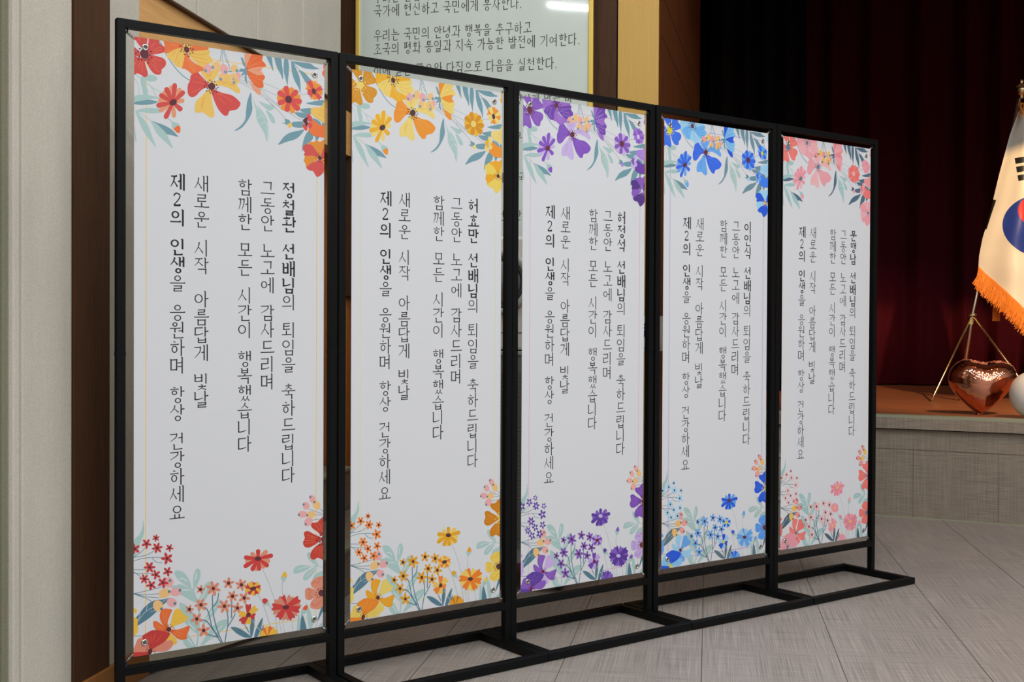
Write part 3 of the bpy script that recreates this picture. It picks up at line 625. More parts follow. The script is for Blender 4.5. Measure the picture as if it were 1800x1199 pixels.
p bp 127.2,1663.8 119.6,1670.1 107.8,1668.3 98.7,1659.6 97.6,1648.9 105.1,1642.7 116.9,1644.4 126.1,1653.2
d teal2 4.39 106,1590.3 104,1622.6 136,1623 81,1670.9 120.7,1660.4
p s1 65.5,1459.5 67.3,1456.6 68.2,1453.8 67.8,1451 66.6,1448.6 64.7,1450.1 63.4,1452.4 63.3,1455.5 64,1459.1
p s1 65.4,1460.5 69,1460.9 71.9,1460.5 74.1,1459 75.4,1456.9 73,1455.9 70.2,1455.7 67.6,1456.8 64.9,1458.9
p s1 64.6,1460.8 66.3,1464.1 68.3,1466.6 70.9,1467.9 73.4,1468.2 72.9,1465.6 71.4,1463.1 68.9,1461.2 65.6,1459.7
p s1 63.8,1460.2 62,1463.1 61.1,1465.9 61.4,1468.7 62.7,1471.1 64.6,1469.6 65.8,1467.2 66,1464.2 65.3,1460.6
p s1 63.8,1459.2 60.3,1458.8 57.4,1459.2 55.2,1460.6 53.9,1462.7 56.3,1463.8 59.1,1464 61.7,1462.8 64.4,1460.7
p s1 64.7,1458.9 63,1455.6 60.9,1453.1 58.4,1451.8 55.9,1451.5 56.3,1454.1 57.8,1456.6 60.4,1458.5 63.7,1460
p s1c 68.5,1460.2 67.4,1463 64.6,1464 61.9,1462.5 60.8,1459.4 61.9,1456.6 64.6,1455.7 67.4,1457.2
p s1 38.5,1473.7 42.5,1471.4 45.2,1468.5 46.1,1464.8 45.5,1461.1 42,1461.7 38.9,1463.7 37.3,1467.3 36.5,1472.2
p s1 37.5,1475 41.3,1478.5 45.1,1480.5 48.9,1480.6 52.1,1479.2 50.1,1475.9 47,1473.3 42.9,1472.4 38.1,1472.7
p s1 35.9,1474.2 34.2,1478.7 33.8,1482.9 35.3,1486.6 37.9,1489.5 40.2,1486.9 41.3,1483.3 40.5,1479.1 38.3,1474.4
p s1 35.9,1472.6 31.1,1471.8 27.1,1472.3 24.2,1474.5 22.6,1477.7 26,1479.4 29.8,1479.7 33.3,1478.1 36.8,1474.9
p s1 37.5,1472.2 36.2,1467.3 34.1,1463.5 30.9,1461.1 27.3,1460.2 27,1463.9 28.3,1467.7 31.3,1470.8 35.7,1473.6
p s1c 40.9,1473.9 39.8,1476.7 37.1,1477.7 34.3,1476.2 33.2,1473.1 34.3,1470.3 37,1469.4 39.8,1470.9
p s1 4.7,1486 9.9,1485.5 13.8,1484 16.2,1480.9 17.1,1477.1 13.3,1476.1 9.3,1476.7 6.1,1479.4 3.3,1483.6
p s1 3.2,1486.7 5.7,1491.7 8.7,1495.3 12.6,1497 16.5,1497.1 15.8,1493.1 13.6,1489.3 9.8,1486.7 4.8,1484.8
p s1 1.9,1485.4 -1.7,1488.9 -3.8,1492.6 -3.8,1496.8 -2.3,1500.6 1.2,1499.1 3.7,1496.2 4.6,1491.9 4.3,1486.5
p s1 2.6,1483.8 -2.1,1481 -6.4,1479.7 -10.3,1480.5 -13.2,1482.8 -10.4,1485.9 -6.7,1487.9 -2.3,1487.8 2.5,1486.4
p s1 4.4,1484.1 5,1478.9 4.4,1474.4 2.1,1470.7 -1.3,1468.3 -3,1471.7 -3.2,1475.8 -1.4,1480.1 1.9,1484.6
p s1c 7.1,1485.6 6,1488.4 3.4,1489.3 0.7,1487.8 -0.4,1484.8 0.7,1482 3.3,1481.1 6,1482.6
p s1 69.4,1490.4 74.6,1491.9 79,1492.1 82.6,1490.5 85.1,1487.8 81.7,1485.6 77.6,1484.7 73.4,1485.7 68.9,1488
p s1 68,1490.6 69.9,1495.8 72.3,1499.9 75.8,1502.5 79.6,1503.6 79.4,1499.7 77.8,1495.7 74.4,1492.3 69.8,1489.3
p s1 67,1489.5 63.7,1493.3 61.7,1497.1 61.6,1501.3 62.9,1505 66.1,1503.3 68.5,1500.2 69.4,1495.9 69.2,1490.5
p s1 67.3,1488.2 62.2,1486.7 57.8,1486.5 54.2,1488.1 51.7,1490.8 55.1,1492.9 59.1,1493.8 63.3,1492.9 67.8,1490.5
p s1 68.7,1487.9 66.9,1482.7 64.4,1478.7 60.9,1476.1 57.2,1475.1 57.4,1478.9 59,1482.9 62.3,1486.3 67,1489.3
p s1 69.7,1489 73.1,1485.3 75.1,1481.4 75.2,1477.3 73.9,1473.5 70.7,1475.2 68.2,1478.3 67.4,1482.7 67.5,1488
p s1c 72.2,1489.7 71.1,1492.5 68.4,1493.4 65.6,1491.9 64.5,1488.9 65.6,1486.1 68.4,1485.1 71.1,1486.6
p s1 104.9,1494.3 108.1,1496.9 111.2,1498.4 114.2,1498.3 116.8,1497.1 115.1,1494.5 112.4,1492.6 109.2,1492.1 105.3,1492.4
p s1 103.7,1493.8 102.5,1497.4 102.4,1500.7 103.7,1503.6 105.9,1505.8 107.6,1503.7 108.3,1500.7 107.5,1497.4 105.6,1493.8
p s1 103.6,1492.4 99.7,1492 96.5,1492.6 94.3,1494.5 93.2,1497.1 95.9,1498.3 99,1498.4 101.7,1496.9 104.4,1494.3
p s1 104.9,1492.1 103.6,1488.2 101.8,1485.3 99.1,1483.5 96.2,1482.9 96.2,1485.9 97.3,1488.8 99.9,1491.2 103.4,1493.2
p s1 105.7,1493.2 108.8,1491.2 110.9,1488.8 111.4,1485.9 110.8,1482.9 108,1483.5 105.6,1485.3 104.4,1488.2 104,1492.1
p s1c 108.5,1493.6 107.3,1496.4 104.6,1497.3 101.8,1495.8 100.6,1492.7 101.8,1489.9 104.5,1489 107.3,1490.5
p s1 97.5,1525.4 100.6,1530.9 104.2,1534.8 108.7,1536.5 113.1,1536.5 112.1,1532 109.4,1527.8 105,1525.1 99.2,1523.2
p s1 95.9,1524 92.1,1528.1 90,1532.4 90.2,1537.1 92.1,1541.4 95.9,1539.5 98.7,1536.1 99.4,1531.2 98.7,1525.2
p s1 96.6,1522.2 91.2,1519.3 86.3,1518.1 82,1519.2 78.8,1521.9 82.1,1525.3 86.4,1527.2 91.3,1527 96.7,1525.1
p s1 98.7,1522.5 99.1,1516.6 98.2,1511.5 95.3,1507.6 91.4,1505 89.6,1508.9 89.6,1513.6 91.9,1518.3 95.9,1523.1
p s1 99.2,1524.5 105,1523.8 109.3,1521.9 111.9,1518.2 112.7,1513.9 108.2,1513 103.8,1513.9 100.4,1517.1 97.4,1522
p s1c 101.5,1524.2 100.4,1527 97.6,1527.9 94.8,1526.4 93.7,1523.3 94.8,1520.5 97.6,1519.6 100.4,1521.1
p s1 45.5,1545.3 46.6,1550.9 48.5,1555.4 51.8,1558.7 55.5,1560.4 56,1556.5 54.9,1552.1 51.9,1548.1 47.6,1544.2
p s1 44.6,1544 40.5,1547.2 37.9,1550.7 37.1,1554.9 37.8,1558.9 41.4,1557.8 44.5,1555.1 46.1,1550.9 46.8,1545.4
p s1 45.2,1542.7 40,1540.3 35.4,1539.3 31.4,1540.3 28.5,1542.5 31.6,1545.3 35.7,1547 40.3,1546.7 45.3,1545.1
p s1 46.7,1542.7 45.6,1537.1 43.7,1532.5 40.4,1529.3 36.7,1527.6 36.2,1531.5 37.3,1535.9 40.3,1539.9 44.6,1543.7
p s1 47.6,1544 51.7,1540.8 54.4,1537.2 55.1,1533 54.4,1529 50.8,1530.1 47.7,1532.9 46.1,1537.1 45.4,1542.6
p s1 47,1545.3 52.2,1547.7 56.8,1548.7 60.9,1547.7 63.9,1545.4 60.7,1542.6 56.5,1541 51.9,1541.2 46.9,1542.8
p s1c 50,1544.4 48.8,1547.2 46.1,1548.1 43.4,1546.6 42.3,1543.5 43.4,1540.7 46.1,1539.9 48.8,1541.4
p s1 98.3,1563.6 97.1,1568.2 97.1,1572.3 98.9,1575.9 101.8,1578.5 103.8,1575.7 104.5,1572 103.2,1567.9 100.6,1563.5
p s1 98.1,1561.9 93.3,1561.6 89.4,1562.4 86.8,1564.9 85.6,1568.2 89.1,1569.6 92.8,1569.5 96.1,1567.6 99.2,1564.1
p s1 99.6,1561.4 97.8,1556.6 95.4,1553 92,1551 88.4,1550.4 88.5,1554.1 90.2,1557.7 93.4,1560.6 98,1562.9
p s1 100.7,1562.8 104.5,1560.1 106.8,1557 107.3,1553.3 106.3,1549.6 102.9,1550.5 100.2,1552.8 98.9,1556.6 98.6,1561.4
p s1 99.9,1564.1 104,1567.2 107.9,1568.9 111.6,1568.7 114.6,1567 112.4,1563.9 109,1561.6 104.9,1561.1 100.2,1561.8
p s1c 103.2,1563.2 102.1,1566 99.3,1566.9 96.6,1565.4 95.4,1562.3 96.5,1559.5 99.3,1558.6 102.1,1560.1
p s1 63.5,1568 60.6,1571.6 59.1,1575.1 59.5,1579 61.2,1582.4 64.2,1580.7 66.2,1577.8 66.6,1573.8 65.8,1568.9
p s1 64,1566.5 59.5,1564.4 55.5,1563.6 52.1,1564.7 49.7,1567 52.5,1569.6 56.1,1571.1 60,1570.7 64.2,1568.9
p s1 65.7,1566.7 65.8,1561.9 64.8,1557.8 62.3,1554.6 59.1,1552.7 57.9,1555.9 58,1559.8 60.1,1563.5 63.5,1567.4
p s1 66.2,1568.4 70.8,1567.5 74.2,1565.8 76.1,1562.7 76.6,1559.2 73,1558.6 69.5,1559.5 66.8,1562.2 64.7,1566.3
p s1 64.9,1569.2 67.6,1573.5 70.7,1576.6 74.3,1577.8 77.9,1577.6 76.9,1573.9 74.5,1570.7 70.9,1568.6 66.1,1567.3
p s1c 68.7,1568.2 67.6,1571 64.9,1571.9 62.1,1570.4 61,1567.3 62.1,1564.5 64.8,1563.6 67.6,1565.2
p s1 30,1575.9 26,1577.9 23.3,1580.5 22.1,1583.8 22.2,1587.3 25.4,1586.8 28.4,1585 30.3,1581.8 31.6,1577.3
p s1 30.6,1574.9 26.5,1572.1 22.7,1570.7 19.1,1570.9 16.3,1572.4 18.6,1575.1 21.9,1577 25.9,1577.5 30.4,1576.9
p s1 31.9,1575.1 31.7,1570.3 30.6,1566.2 28.3,1563.1 25.3,1561.1 24.4,1564.3 24.8,1568.1 26.8,1571.8 30,1575.6
p s1 32.5,1576.3 36.4,1574.2 39.2,1571.7 40.4,1568.3 40.3,1564.8 37,1565.3 34.1,1567.1 32.1,1570.4 30.8,1574.8
p s1 31.8,1577.3 35.9,1580 39.8,1581.5 43.4,1581.3 46.2,1579.8 43.9,1577 40.5,1575.1 36.6,1574.6 32.1,1575.2
p s1 30.6,1577.1 30.7,1581.9 31.8,1585.9 34.2,1589 37.1,1591 38.1,1587.8 37.7,1584.1 35.7,1580.3 32.4,1576.5
p s1c 35,1576.5 33.9,1579.3 31.2,1580.2 28.5,1578.7 27.4,1575.6 28.5,1572.8 31.2,1572 33.9,1573.5
p s1 84,1593.1 78.7,1593 74.5,1594.2 71.8,1597.1 70.6,1600.8 74.5,1602.2 78.6,1601.9 82.1,1599.5 85.3,1595.6
p s1 85.6,1592.5 83.4,1587.2 80.5,1583.4 76.7,1581.3 72.7,1580.8 73.1,1584.9 75.1,1588.9 78.8,1591.9 83.9,1594.2
p s1 86.9,1594 90.9,1590.8 93.3,1587.2 93.6,1583 92.3,1579 88.6,1580.2 85.7,1582.9 84.6,1587.1 84.5,1592.6
p s1 86.1,1595.5 90.8,1598.8 95.1,1600.4 99.2,1600 102.4,1597.9 99.8,1594.6 96,1592.2 91.5,1591.9 86.3,1592.9
p s1 84.3,1594.9 83.2,1600.1 83.5,1604.7 85.7,1608.6 89,1611.4 91,1608.2 91.5,1604 90,1599.5 86.8,1594.7
p s1c 89.3,1594.5 88.1,1597.3 85.4,1598.1 82.6,1596.6 81.5,1593.5 82.6,1590.7 85.4,1589.8 88.1,1591.4
p s1 49.8,1595.9 45.1,1593.9 41,1593.2 37.6,1594.5 35.2,1597.1 38.2,1599.6 41.9,1600.9 45.9,1600.3 50.1,1598.3
p s1 51.4,1596 51.3,1591 50.1,1586.8 47.4,1583.7 44.1,1581.8 43,1585.3 43.3,1589.2 45.6,1593 49.3,1596.7
p s1 52,1597.6 56.7,1596.6 60.1,1594.6 61.8,1591.4 62.1,1587.7 58.4,1587.2 54.9,1588.4 52.4,1591.3 50.4,1595.6
p s1 50.8,1598.6 53.8,1602.9 57,1605.9 60.8,1607 64.4,1606.6 63.2,1602.9 60.7,1599.6 56.8,1597.7 51.9,1596.6
p s1 49.4,1597.5 46.6,1601.2 45.2,1605 45.8,1608.9 47.7,1612.4 50.7,1610.5 52.6,1607.4 52.8,1603.2 51.7,1598.2
p s1c 54.5,1597.6 53.4,1600.4 50.7,1601.2 48,1599.7 46.8,1596.6 47.9,1593.8 50.7,1593 53.4,1594.5
p l2 -2.7,1656 9.3,1663.8 7.3,1671.7 -2.7,1669.1
p l2 -2.6,1686.8 11.4,1690.8 11.4,1707.3 13.4,1724 5.5,1737.2 -2.5,1736
l teal2 3.15 268.3,1802.8 252.5,1764.3 241.9,1726.7 236.7,1695.2 235.3,1648.8
l teal2 3.12 239.2,1686.5 250.9,1668.8 254.8,1646.2
l teal2 3.14 264.3,1802.2 249.9,1776.8 234.2,1746.2 228.9,1724.9 221.1,1695.6 212,1684.1
l teal2 3.14 255.1,1780.2 234.2,1751.3 218.6,1728.5 199.3,1719.3
l teal2 3.13 253.8,1781.3 231.6,1772.7 217.4,1764.2
l teal2 3.15 273.5,1808.8 278.7,1776 283.9,1748.3 283.9,1722.4 279.9,1703.8
l teal2 3.16 284,1753.5 297.2,1734.7 307.7,1716.8
l teal2 3.17 295.3,1729.3 296.2,1677.5
p s2 199.8,1628.4 202.6,1625.3 204.1,1622 203.8,1618.5 202.2,1615.3 199.4,1616.7 197.4,1619.4 197,1623 197.7,1627.6
p s2 199.3,1629.8 203.6,1631.9 207.3,1632.8 210.6,1631.8 213,1629.7 210.3,1627.3 206.9,1625.8 203.2,1626.1 199.2,1627.6
p s2 197.8,1629.6 197.6,1634.1 198.4,1637.8 200.7,1640.8 203.7,1642.7 205,1639.7 204.9,1636.2 203,1632.7 199.8,1629.1
p s2 197.3,1628.1 193,1628.7 189.7,1630.2 187.9,1632.9 187.4,1636.2 190.8,1636.8 194.1,1636.1 196.6,1633.7 198.7,1630
p s2 198.6,1627.3 196.1,1623.3 193.2,1620.4 189.8,1619.2 186.5,1619.3 187.3,1622.7 189.5,1625.7 192.9,1627.7 197.4,1629
p s2c 203.7,1629.3 202.2,1632.9 198.6,1634 194.9,1632 193.4,1628 194.9,1624.4 198.5,1623.3 202.2,1625.3
p s2 240.1,1631.3 247,1629.2 252.1,1626.1 254.9,1621.4 255.6,1616.1 250.2,1615.9 244.9,1617.9 240.9,1622.3 237.8,1628.6
p s2 238.7,1632.6 244.8,1637.8 250.7,1641.1 256.6,1641.7 261.6,1640.3 258.4,1635.5 253.5,1631.7 247.2,1629.9 239.7,1629.6
p s2 236.8,1632 235.9,1639.2 236.6,1645.6 239.7,1651 244,1654.8 246.3,1650.2 246.6,1644.4 244.3,1638.3 240,1631.6
p s2 236.1,1630 229.2,1632 224.1,1635.1 221.3,1639.9 220.6,1645.1 226,1645.3 231.2,1643.4 235.2,1639 238.4,1632.7
p s2 237.4,1628.7 231.4,1623.5 225.5,1620.2 219.7,1619.6 214.7,1621.1 217.8,1625.8 222.7,1629.6 229,1631.4 236.5,1631.7
p s2 239.4,1629.3 240.3,1622 239.5,1615.7 236.5,1610.3 232.1,1606.6 229.9,1611.1 229.5,1616.9 231.9,1623 236.2,1629.7
p s2c 243.3,1631.3 241.8,1634.9 238.1,1636 234.4,1634 232.9,1630 234.4,1626.4 238.1,1625.2 241.7,1627.3
p s2 287,1622.1 293,1623.9 298,1624.1 302,1622.1 304.6,1618.8 300.6,1616.1 295.9,1615 291.2,1616.2 286.3,1619.2
p s2 285,1622.1 285.8,1628.1 287.7,1632.9 291.4,1636.3 295.7,1638.1 296.6,1633.9 295.7,1629.2 292.4,1625 287.5,1620.9
p s2 284,1620.2 278.6,1622.1 274.8,1624.8 273.1,1628.9 273.2,1633.3 277.7,1633.4 281.8,1631.6 284.5,1627.8 286.3,1622.4
p s2 285.5,1619 281.3,1614.2 277,1611 272.3,1610.2 268.1,1611.1 270,1615.4 273.4,1618.9 278.3,1620.8 284.3,1621.5
p s2 287.3,1620.1 290.2,1615.3 291.4,1610.6 290.2,1606 287.4,1602.1 284.1,1604.7 282.1,1608.7 282.4,1613.6 284.4,1619.5
p s2c 291.1,1621.4 289.5,1625 285.8,1626.1 282,1624.1 280.5,1620 282,1616.4 285.8,1615.3 289.5,1617.3
p s2 327.3,1632.4 332.3,1637 337.2,1639.8 342.2,1640.5 346.5,1639.5 343.9,1635.4 339.8,1632.1 334.5,1630.5 328.1,1630
p s2 325.6,1631.9 324.6,1637.9 325.1,1643.2 327.5,1647.7 331.1,1651 333.2,1647.3 333.6,1642.5 331.8,1637.3 328.3,1631.7
p s2 325.1,1630.2 319.2,1631.7 314.7,1634.1 312.2,1638 311.5,1642.3 316.1,1642.6 320.6,1641.2 324.1,1637.6 327,1632.5
p s2 326.3,1629.1 321.3,1624.6 316.4,1621.8 311.5,1621.1 307.2,1622.1 309.7,1626.2 313.8,1629.5 319,1631.1 325.4,1631.6
p s2 327.9,1629.7 328.9,1623.7 328.5,1618.4 326,1613.9 322.4,1610.6 320.4,1614.4 319.9,1619.1 321.7,1624.3 325.2,1629.9
p s2 328.4,1631.4 334.4,1629.9 338.8,1627.5 341.4,1623.6 342.1,1619.3 337.5,1618.9 333,1620.4 329.5,1624 326.6,1629.1
p s2c 332.1,1631.5 330.6,1635.1 326.8,1636.3 323,1634.2 321.4,1630.1 323,1626.4 326.8,1625.3 330.6,1627.4
p s2 298.2,1663.7 300.3,1669.5 303.1,1674 307.1,1676.9 311.3,1678.2 311.1,1674 309.3,1669.6 305.4,1665.8 300.2,1662.3
p s2 297,1662.5 293.2,1666.5 291,1670.6 290.9,1675.1 292.3,1679.3 296,1677.5 298.7,1674.2 299.7,1669.5 299.5,1663.7
p s2 297.4,1661 291.5,1659.3 286.5,1658.9 282.4,1660.5 279.7,1663.4 283.5,1665.8 288.1,1666.9 292.9,1666 297.9,1663.6
p s2 298.9,1660.8 296.9,1655 294.1,1650.6 290.1,1647.6 285.9,1646.4 286.1,1650.6 287.9,1655 291.7,1658.8 297,1662.2
p s2 300.1,1662 303.9,1658 306.2,1653.9 306.3,1649.4 304.8,1645.2 301.2,1647 298.4,1650.3 297.4,1655 297.6,1660.9
p s2 299.7,1663.5 305.6,1665.3 310.7,1665.6 314.8,1664 317.6,1661.2 313.8,1658.7 309.1,1657.6 304.3,1658.5 299.2,1660.9
p s2c 303.9,1663 302.3,1666.6 298.6,1667.7 294.8,1665.6 293.3,1661.6 294.8,1657.9 298.6,1656.8 302.3,1658.9
p s2 334.6,1673.4 333.2,1679.2 333.3,1684.4 335.8,1688.9 339.5,1692.2 342.1,1688.6 342.9,1684 341.2,1678.9 337.7,1673.3
p s2 334.4,1671.3 328.1,1671 323.2,1672 319.8,1675.1 318.3,1679.2 322.8,1681 327.7,1680.9 331.9,1678.5 335.9,1674.2
p s2 336.4,1670.7 333.9,1664.7 330.7,1660.3 326.2,1657.7 321.5,1657 321.8,1661.6 324,1666.1 328.3,1669.7 334.2,1672.6
p s2 337.8,1672.5 342.6,1669.1 345.6,1665.3 346.1,1660.6 344.8,1656 340.4,1657.1 336.9,1660 335.3,1664.7 335,1670.8
p s2 336.7,1674.1 342.2,1678.1 347.2,1680.2 352.1,1679.9 356,1677.8 353,1673.9 348.6,1671.1 343.3,1670.4 337.2,1671.2
p s2c 341.4,1673.1 339.8,1676.8 336,1677.9 332.2,1675.8 330.6,1671.7 332.2,1668 336,1666.9 339.8,1669.1
p s2 198.2,1675.5 193.8,1679.7 191.2,1684.3 190.9,1689.3 192.3,1694 196.4,1692.2 199.6,1688.6 200.9,1683.4 200.9,1676.9
p s2 198.7,1673.8 192.2,1671.6 186.7,1671 182.1,1672.6 178.9,1675.7 183,1678.6 188.1,1680 193.4,1679.2 199.1,1676.7
p s2 200.4,1673.6 198.3,1667.1 195.4,1662 191.1,1658.6 186.5,1657 186.5,1661.7 188.4,1666.7 192.5,1671.1 198.2,1675.1
p s2 201.7,1675.1 206,1670.8 208.7,1666.2 209,1661.2 207.6,1656.5 203.4,1658.3 200.2,1661.9 198.9,1667.1 198.9,1673.7
p s2 201.2,1676.7 207.6,1678.9 213.3,1679.5 217.9,1677.9 221.1,1674.8 217,1671.9 211.8,1670.5 206.4,1671.3 200.7,1673.8
p s2 199.5,1676.9 201.5,1683.4 204.5,1688.6 208.8,1692 213.4,1693.6 213.4,1688.9 211.5,1683.9 207.4,1679.5 201.7,1675.4
p s2c 205.1,1676 203.6,1679.6 199.9,1680.6 196.3,1678.6 194.8,1674.6 196.3,1671 199.9,1669.9 203.6,1672
p s2 163.5,1683.3 159,1683.8 155.6,1685.3 153.7,1688 153.1,1691.4 156.6,1692.1 160,1691.5 162.7,1689 164.9,1685.3
p s2 164.8,1682.6 162.3,1678.3 159.4,1675.3 155.9,1673.9 152.5,1674 153.3,1677.4 155.5,1680.6 159,1682.8 163.5,1684.3
p s2 166,1683.7 169,1680.5 170.6,1677.2 170.3,1673.6 168.8,1670.3 165.8,1671.7 163.7,1674.3 163.2,1678.1 163.8,1682.8
p s2 165.5,1685.1 169.8,1687.4 173.7,1688.4 177.1,1687.5 179.5,1685.4 176.9,1682.8 173.4,1681.2 169.6,1681.4 165.4,1682.8
p s2 163.9,1684.8 163.6,1689.4 164.4,1693.3 166.7,1696.5 169.8,1698.5 171.2,1695.5 171.1,1691.9 169.3,1688.2 166.1,1684.4
p s2c 169.8,1684.6 168.3,1688.2 164.8,1689.2 161.2,1687.2 159.7,1683.2 161.1,1679.6 164.7,1678.6 168.3,1680.6
p s2 271.4,1687.8 264.6,1685.2 258.6,1684.3 253.5,1685.9 250,1689 254.3,1692.2 259.8,1693.9 265.6,1693.3 271.8,1690.9
p s2 273.3,1687.6 271.3,1680.7 268.3,1675.1 263.8,1671.3 258.9,1669.5 258.7,1674.4 260.6,1679.8 264.8,1684.6 270.8,1689.1
p s2 274.6,1689.2 279.5,1684.8 282.6,1680.1 283.1,1674.8 281.7,1669.8 277.2,1671.5 273.6,1675.2 272,1680.7 271.7,1687.6
p s2 274,1690.9 280.9,1693.5 287,1694.4 292.1,1692.8 295.6,1689.7 291.3,1686.5 285.8,1684.7 279.9,1685.4 273.6,1687.8
p s2 272.2,1691 274.2,1698 277.1,1703.6 281.7,1707.4 286.7,1709.3 286.8,1704.3 284.9,1698.9 280.7,1694.1 274.6,1689.5
p s2 270.9,1689.5 266,1693.8 262.9,1698.5 262.4,1703.8 263.8,1708.9 268.3,1707.1 271.9,1703.5 273.5,1698 273.7,1691.1
p s2c 278,1690.1 276.5,1693.7 272.8,1694.8 269,1692.7 267.5,1688.6 269,1685 272.7,1683.9 276.5,1686
p s2 313.9,1699 309.7,1694 305.4,1690.8 300.7,1689.8 296.4,1690.6 298.2,1694.9 301.6,1698.6 306.5,1700.6 312.6,1701.5
p s2 315.7,1700.2 318.7,1695.4 319.9,1690.8 318.8,1686.1 316.1,1682.2 312.7,1684.7 310.6,1688.6 310.9,1693.6 312.7,1699.5
p s2 315.3,1702.1 321.3,1704.2 326.4,1704.6 330.5,1702.7 333.2,1699.4 329.2,1696.6 324.5,1695.4 319.7,1696.4 314.7,1699.2
p s2 313.3,1702.1 314,1708.2 315.9,1713 319.5,1716.6 323.9,1718.5 324.9,1714.3 324,1709.6 320.8,1705.3 315.9,1701
p s2 312.4,1700.2 306.8,1701.9 302.9,1704.5 301.1,1708.5 301.2,1713 305.7,1713.2 309.8,1711.6 312.7,1707.8 314.6,1702.5
p s2c 319.4,1701.5 317.9,1705.1 314.1,1706.2 310.3,1704.1 308.8,1700 310.3,1696.4 314.1,1695.3 317.9,1697.4
p s2 187.9,1714.2 186.6,1707.8 184.3,1702.8 180.2,1699.3 175.6,1697.7 175,1702.3 176.3,1707.2 180,1711.5 185.4,1715.6
p s2 189,1716.2 194.6,1713.9 198.4,1710.7 199.8,1706.2 199.4,1701.4 194.7,1701.6 190.6,1703.8 188,1708.1 186.6,1714
p s2 187.6,1717.6 192.3,1722.6 197.1,1725.7 202,1726.4 206.4,1725.1 204.1,1720.6 200.2,1717 195,1715.3 188.6,1714.9
p s2 185.6,1716.5 183,1721.9 182.2,1727 183.8,1731.9 186.9,1735.9 190.2,1732.9 191.9,1728.6 191.2,1723.2 188.8,1717
p s2 185.8,1714.4 179.5,1712.8 174.3,1712.8 170.3,1715.2 168,1718.9 172.2,1721.5 177.1,1722.5 181.9,1720.9 186.7,1717.5
p s2c 192.3,1716.5 190.8,1720.1 187.2,1721.1 183.6,1719.1 182.1,1715.1 183.6,1711.5 187.2,1710.4 190.8,1712.5
p s2 209.9,1752.9 212.1,1747 212.6,1741.5 210.5,1736.4 206.8,1732.4 203.7,1735.9 202.3,1740.7 203.5,1746.3 206.6,1752.7
p s2 209.9,1755.2 216.7,1756.4 222.1,1755.9 226.1,1753 228.3,1748.8 223.5,1746.4 218.2,1745.8 213.4,1747.9 208.7,1752
p s2 207.7,1755.6 209.7,1762.3 212.6,1767.5 217.2,1770.8 222.2,1772.2 222.4,1767.3 220.5,1762.1 216.3,1757.8 210.3,1753.9
p s2 206.4,1753.6 200.9,1756.5 197.2,1760.2 196.1,1765.1 197,1770.2 201.9,1769.6 206,1766.9 208.2,1762.2 209.2,1755.7
p s2 207.7,1751.9 202.4,1747.1 197.2,1744.2 192,1743.9 187.6,1745.6 190.4,1750.2 194.7,1753.7 200.3,1755.1 206.9,1755
p s2c 213.5,1754.6 212,1758.2 208.3,1759.2 204.7,1757.1 203.2,1753.1 204.7,1749.5 208.3,1748.5 212,1750.6
p l2 119.5,1681.2 129.9,1676.4 140.3,1684.1 146.6,1695.5 160.5,1704.7 153,1717.5 136.2,1723.5 119.6,1727.3 107.1,1733 110.4,1709.2
p l2 100.9,1741.3 119.6,1760.9 128,1774.7 121.8,1783 107.2,1779.9 96.9,1765.7
p l1 76.1,1687.7 82.3,1674 98.7,1673.3 112.4,1678.1 107,1692 99.6,1711.9 99.7,1730.7 86.5,1720.4 78.2,1704.6
p l1 57,1705.7 66,1704.9 82.4,1717.7 98.9,1732.6 94.7,1741.2 70.1,1734.6 58.7,1720.4
p l1 103.8,1734.6 127.9,1739.1 148.8,1735.9 165.7,1733.3 163.6,1746.5 157.3,1760.3 156.5,1770.7 140.5,1771.6 123.8,1761.5 107.1,1742.2
l l1v 0.83 86.4,1680.8 88.5,1706.1
l l1v 0.83 95.4,1680 93.9,1711
l l1v 0.84 123.8,1744.7 148.9,1756.9
l l1v 0.84 119.6,1748.3 140.5,1762
l l1v 0.83 66,1717.4 84.4,1730.5
l l1v 0.84 127.9,1742 153,1742.8
p l1c 110,1735.6 108,1740.6 103,1742 98,1739.1 96,1733.5 98,1728.4 103,1727 108,1729.9
d l1c 1.38 95.5,1728 93.9,1721.5 101.3,1722.6 107.1,1721.3 112.5,1725.5 115.4,1730.9 118.7,1735.6 114.6,1740 111.3,1743.7 95.6,1737.2 92.7,1733.8 105.1,1746.1 97.2,1732.4 110,1728
p l4 -4.4,1787 5.5,1763.9 11.5,1750.5 23.5,1748.2 33.6,1760.1 45.8,1778.5 47.8,1793.3 33.7,1793.9 13.6,1789.9
p l4 49.9,1787.4 62,1774.9 78.4,1769.1 107.2,1767.3 116.3,1775 111.4,1788.9 94.9,1798 70.2,1795.7 56,1794.6
p l3 25.5,1742.3 37.6,1735.9 53.8,1730.1 74.2,1733.1 103,1743.7 105.1,1752.4 90.7,1768.9 70.2,1778.2 49.9,1785.4 41.7,1769.6 27.6,1752.9
p l3 -4.4,1787.8 33.7,1791.1 47.8,1797.5 45.9,1819.9 -4.4,1811.6
l l3v 0.83 49.8,1744 50.6,1764.8
l l3v 0.83 64,1739.9 55.9,1763.5
l l3v 0.83 82.4,1746.8 66.1,1767.2
l l3v 0.82 37.6,1746.2 45.8,1766.1
l l4v 0.66 70.2,1778.2 90.7,1777.3
l l4v 0.66 70.2,1786.5 99,1784.9
l l4v 0.65 17.5,1757.6 25.6,1767.1
l l4v 0.65 13.5,1769.3 23.6,1777.1
p l3c 53.9,1794.5 50,1799.3 44.8,1799.3 41.4,1794.7 41.7,1788 45.7,1783.3 50.9,1783.2 54.3,1787.8
d l3c 1.44 39.7,1779.6 45.8,1778.5 51.9,1775.3 55.9,1783.4 61.2,1781 62.1,1789.4 58.8,1793 38.5,1784.8 35.7,1789.3 41,1794.3 62.1,1797.7 49.8,1783.3
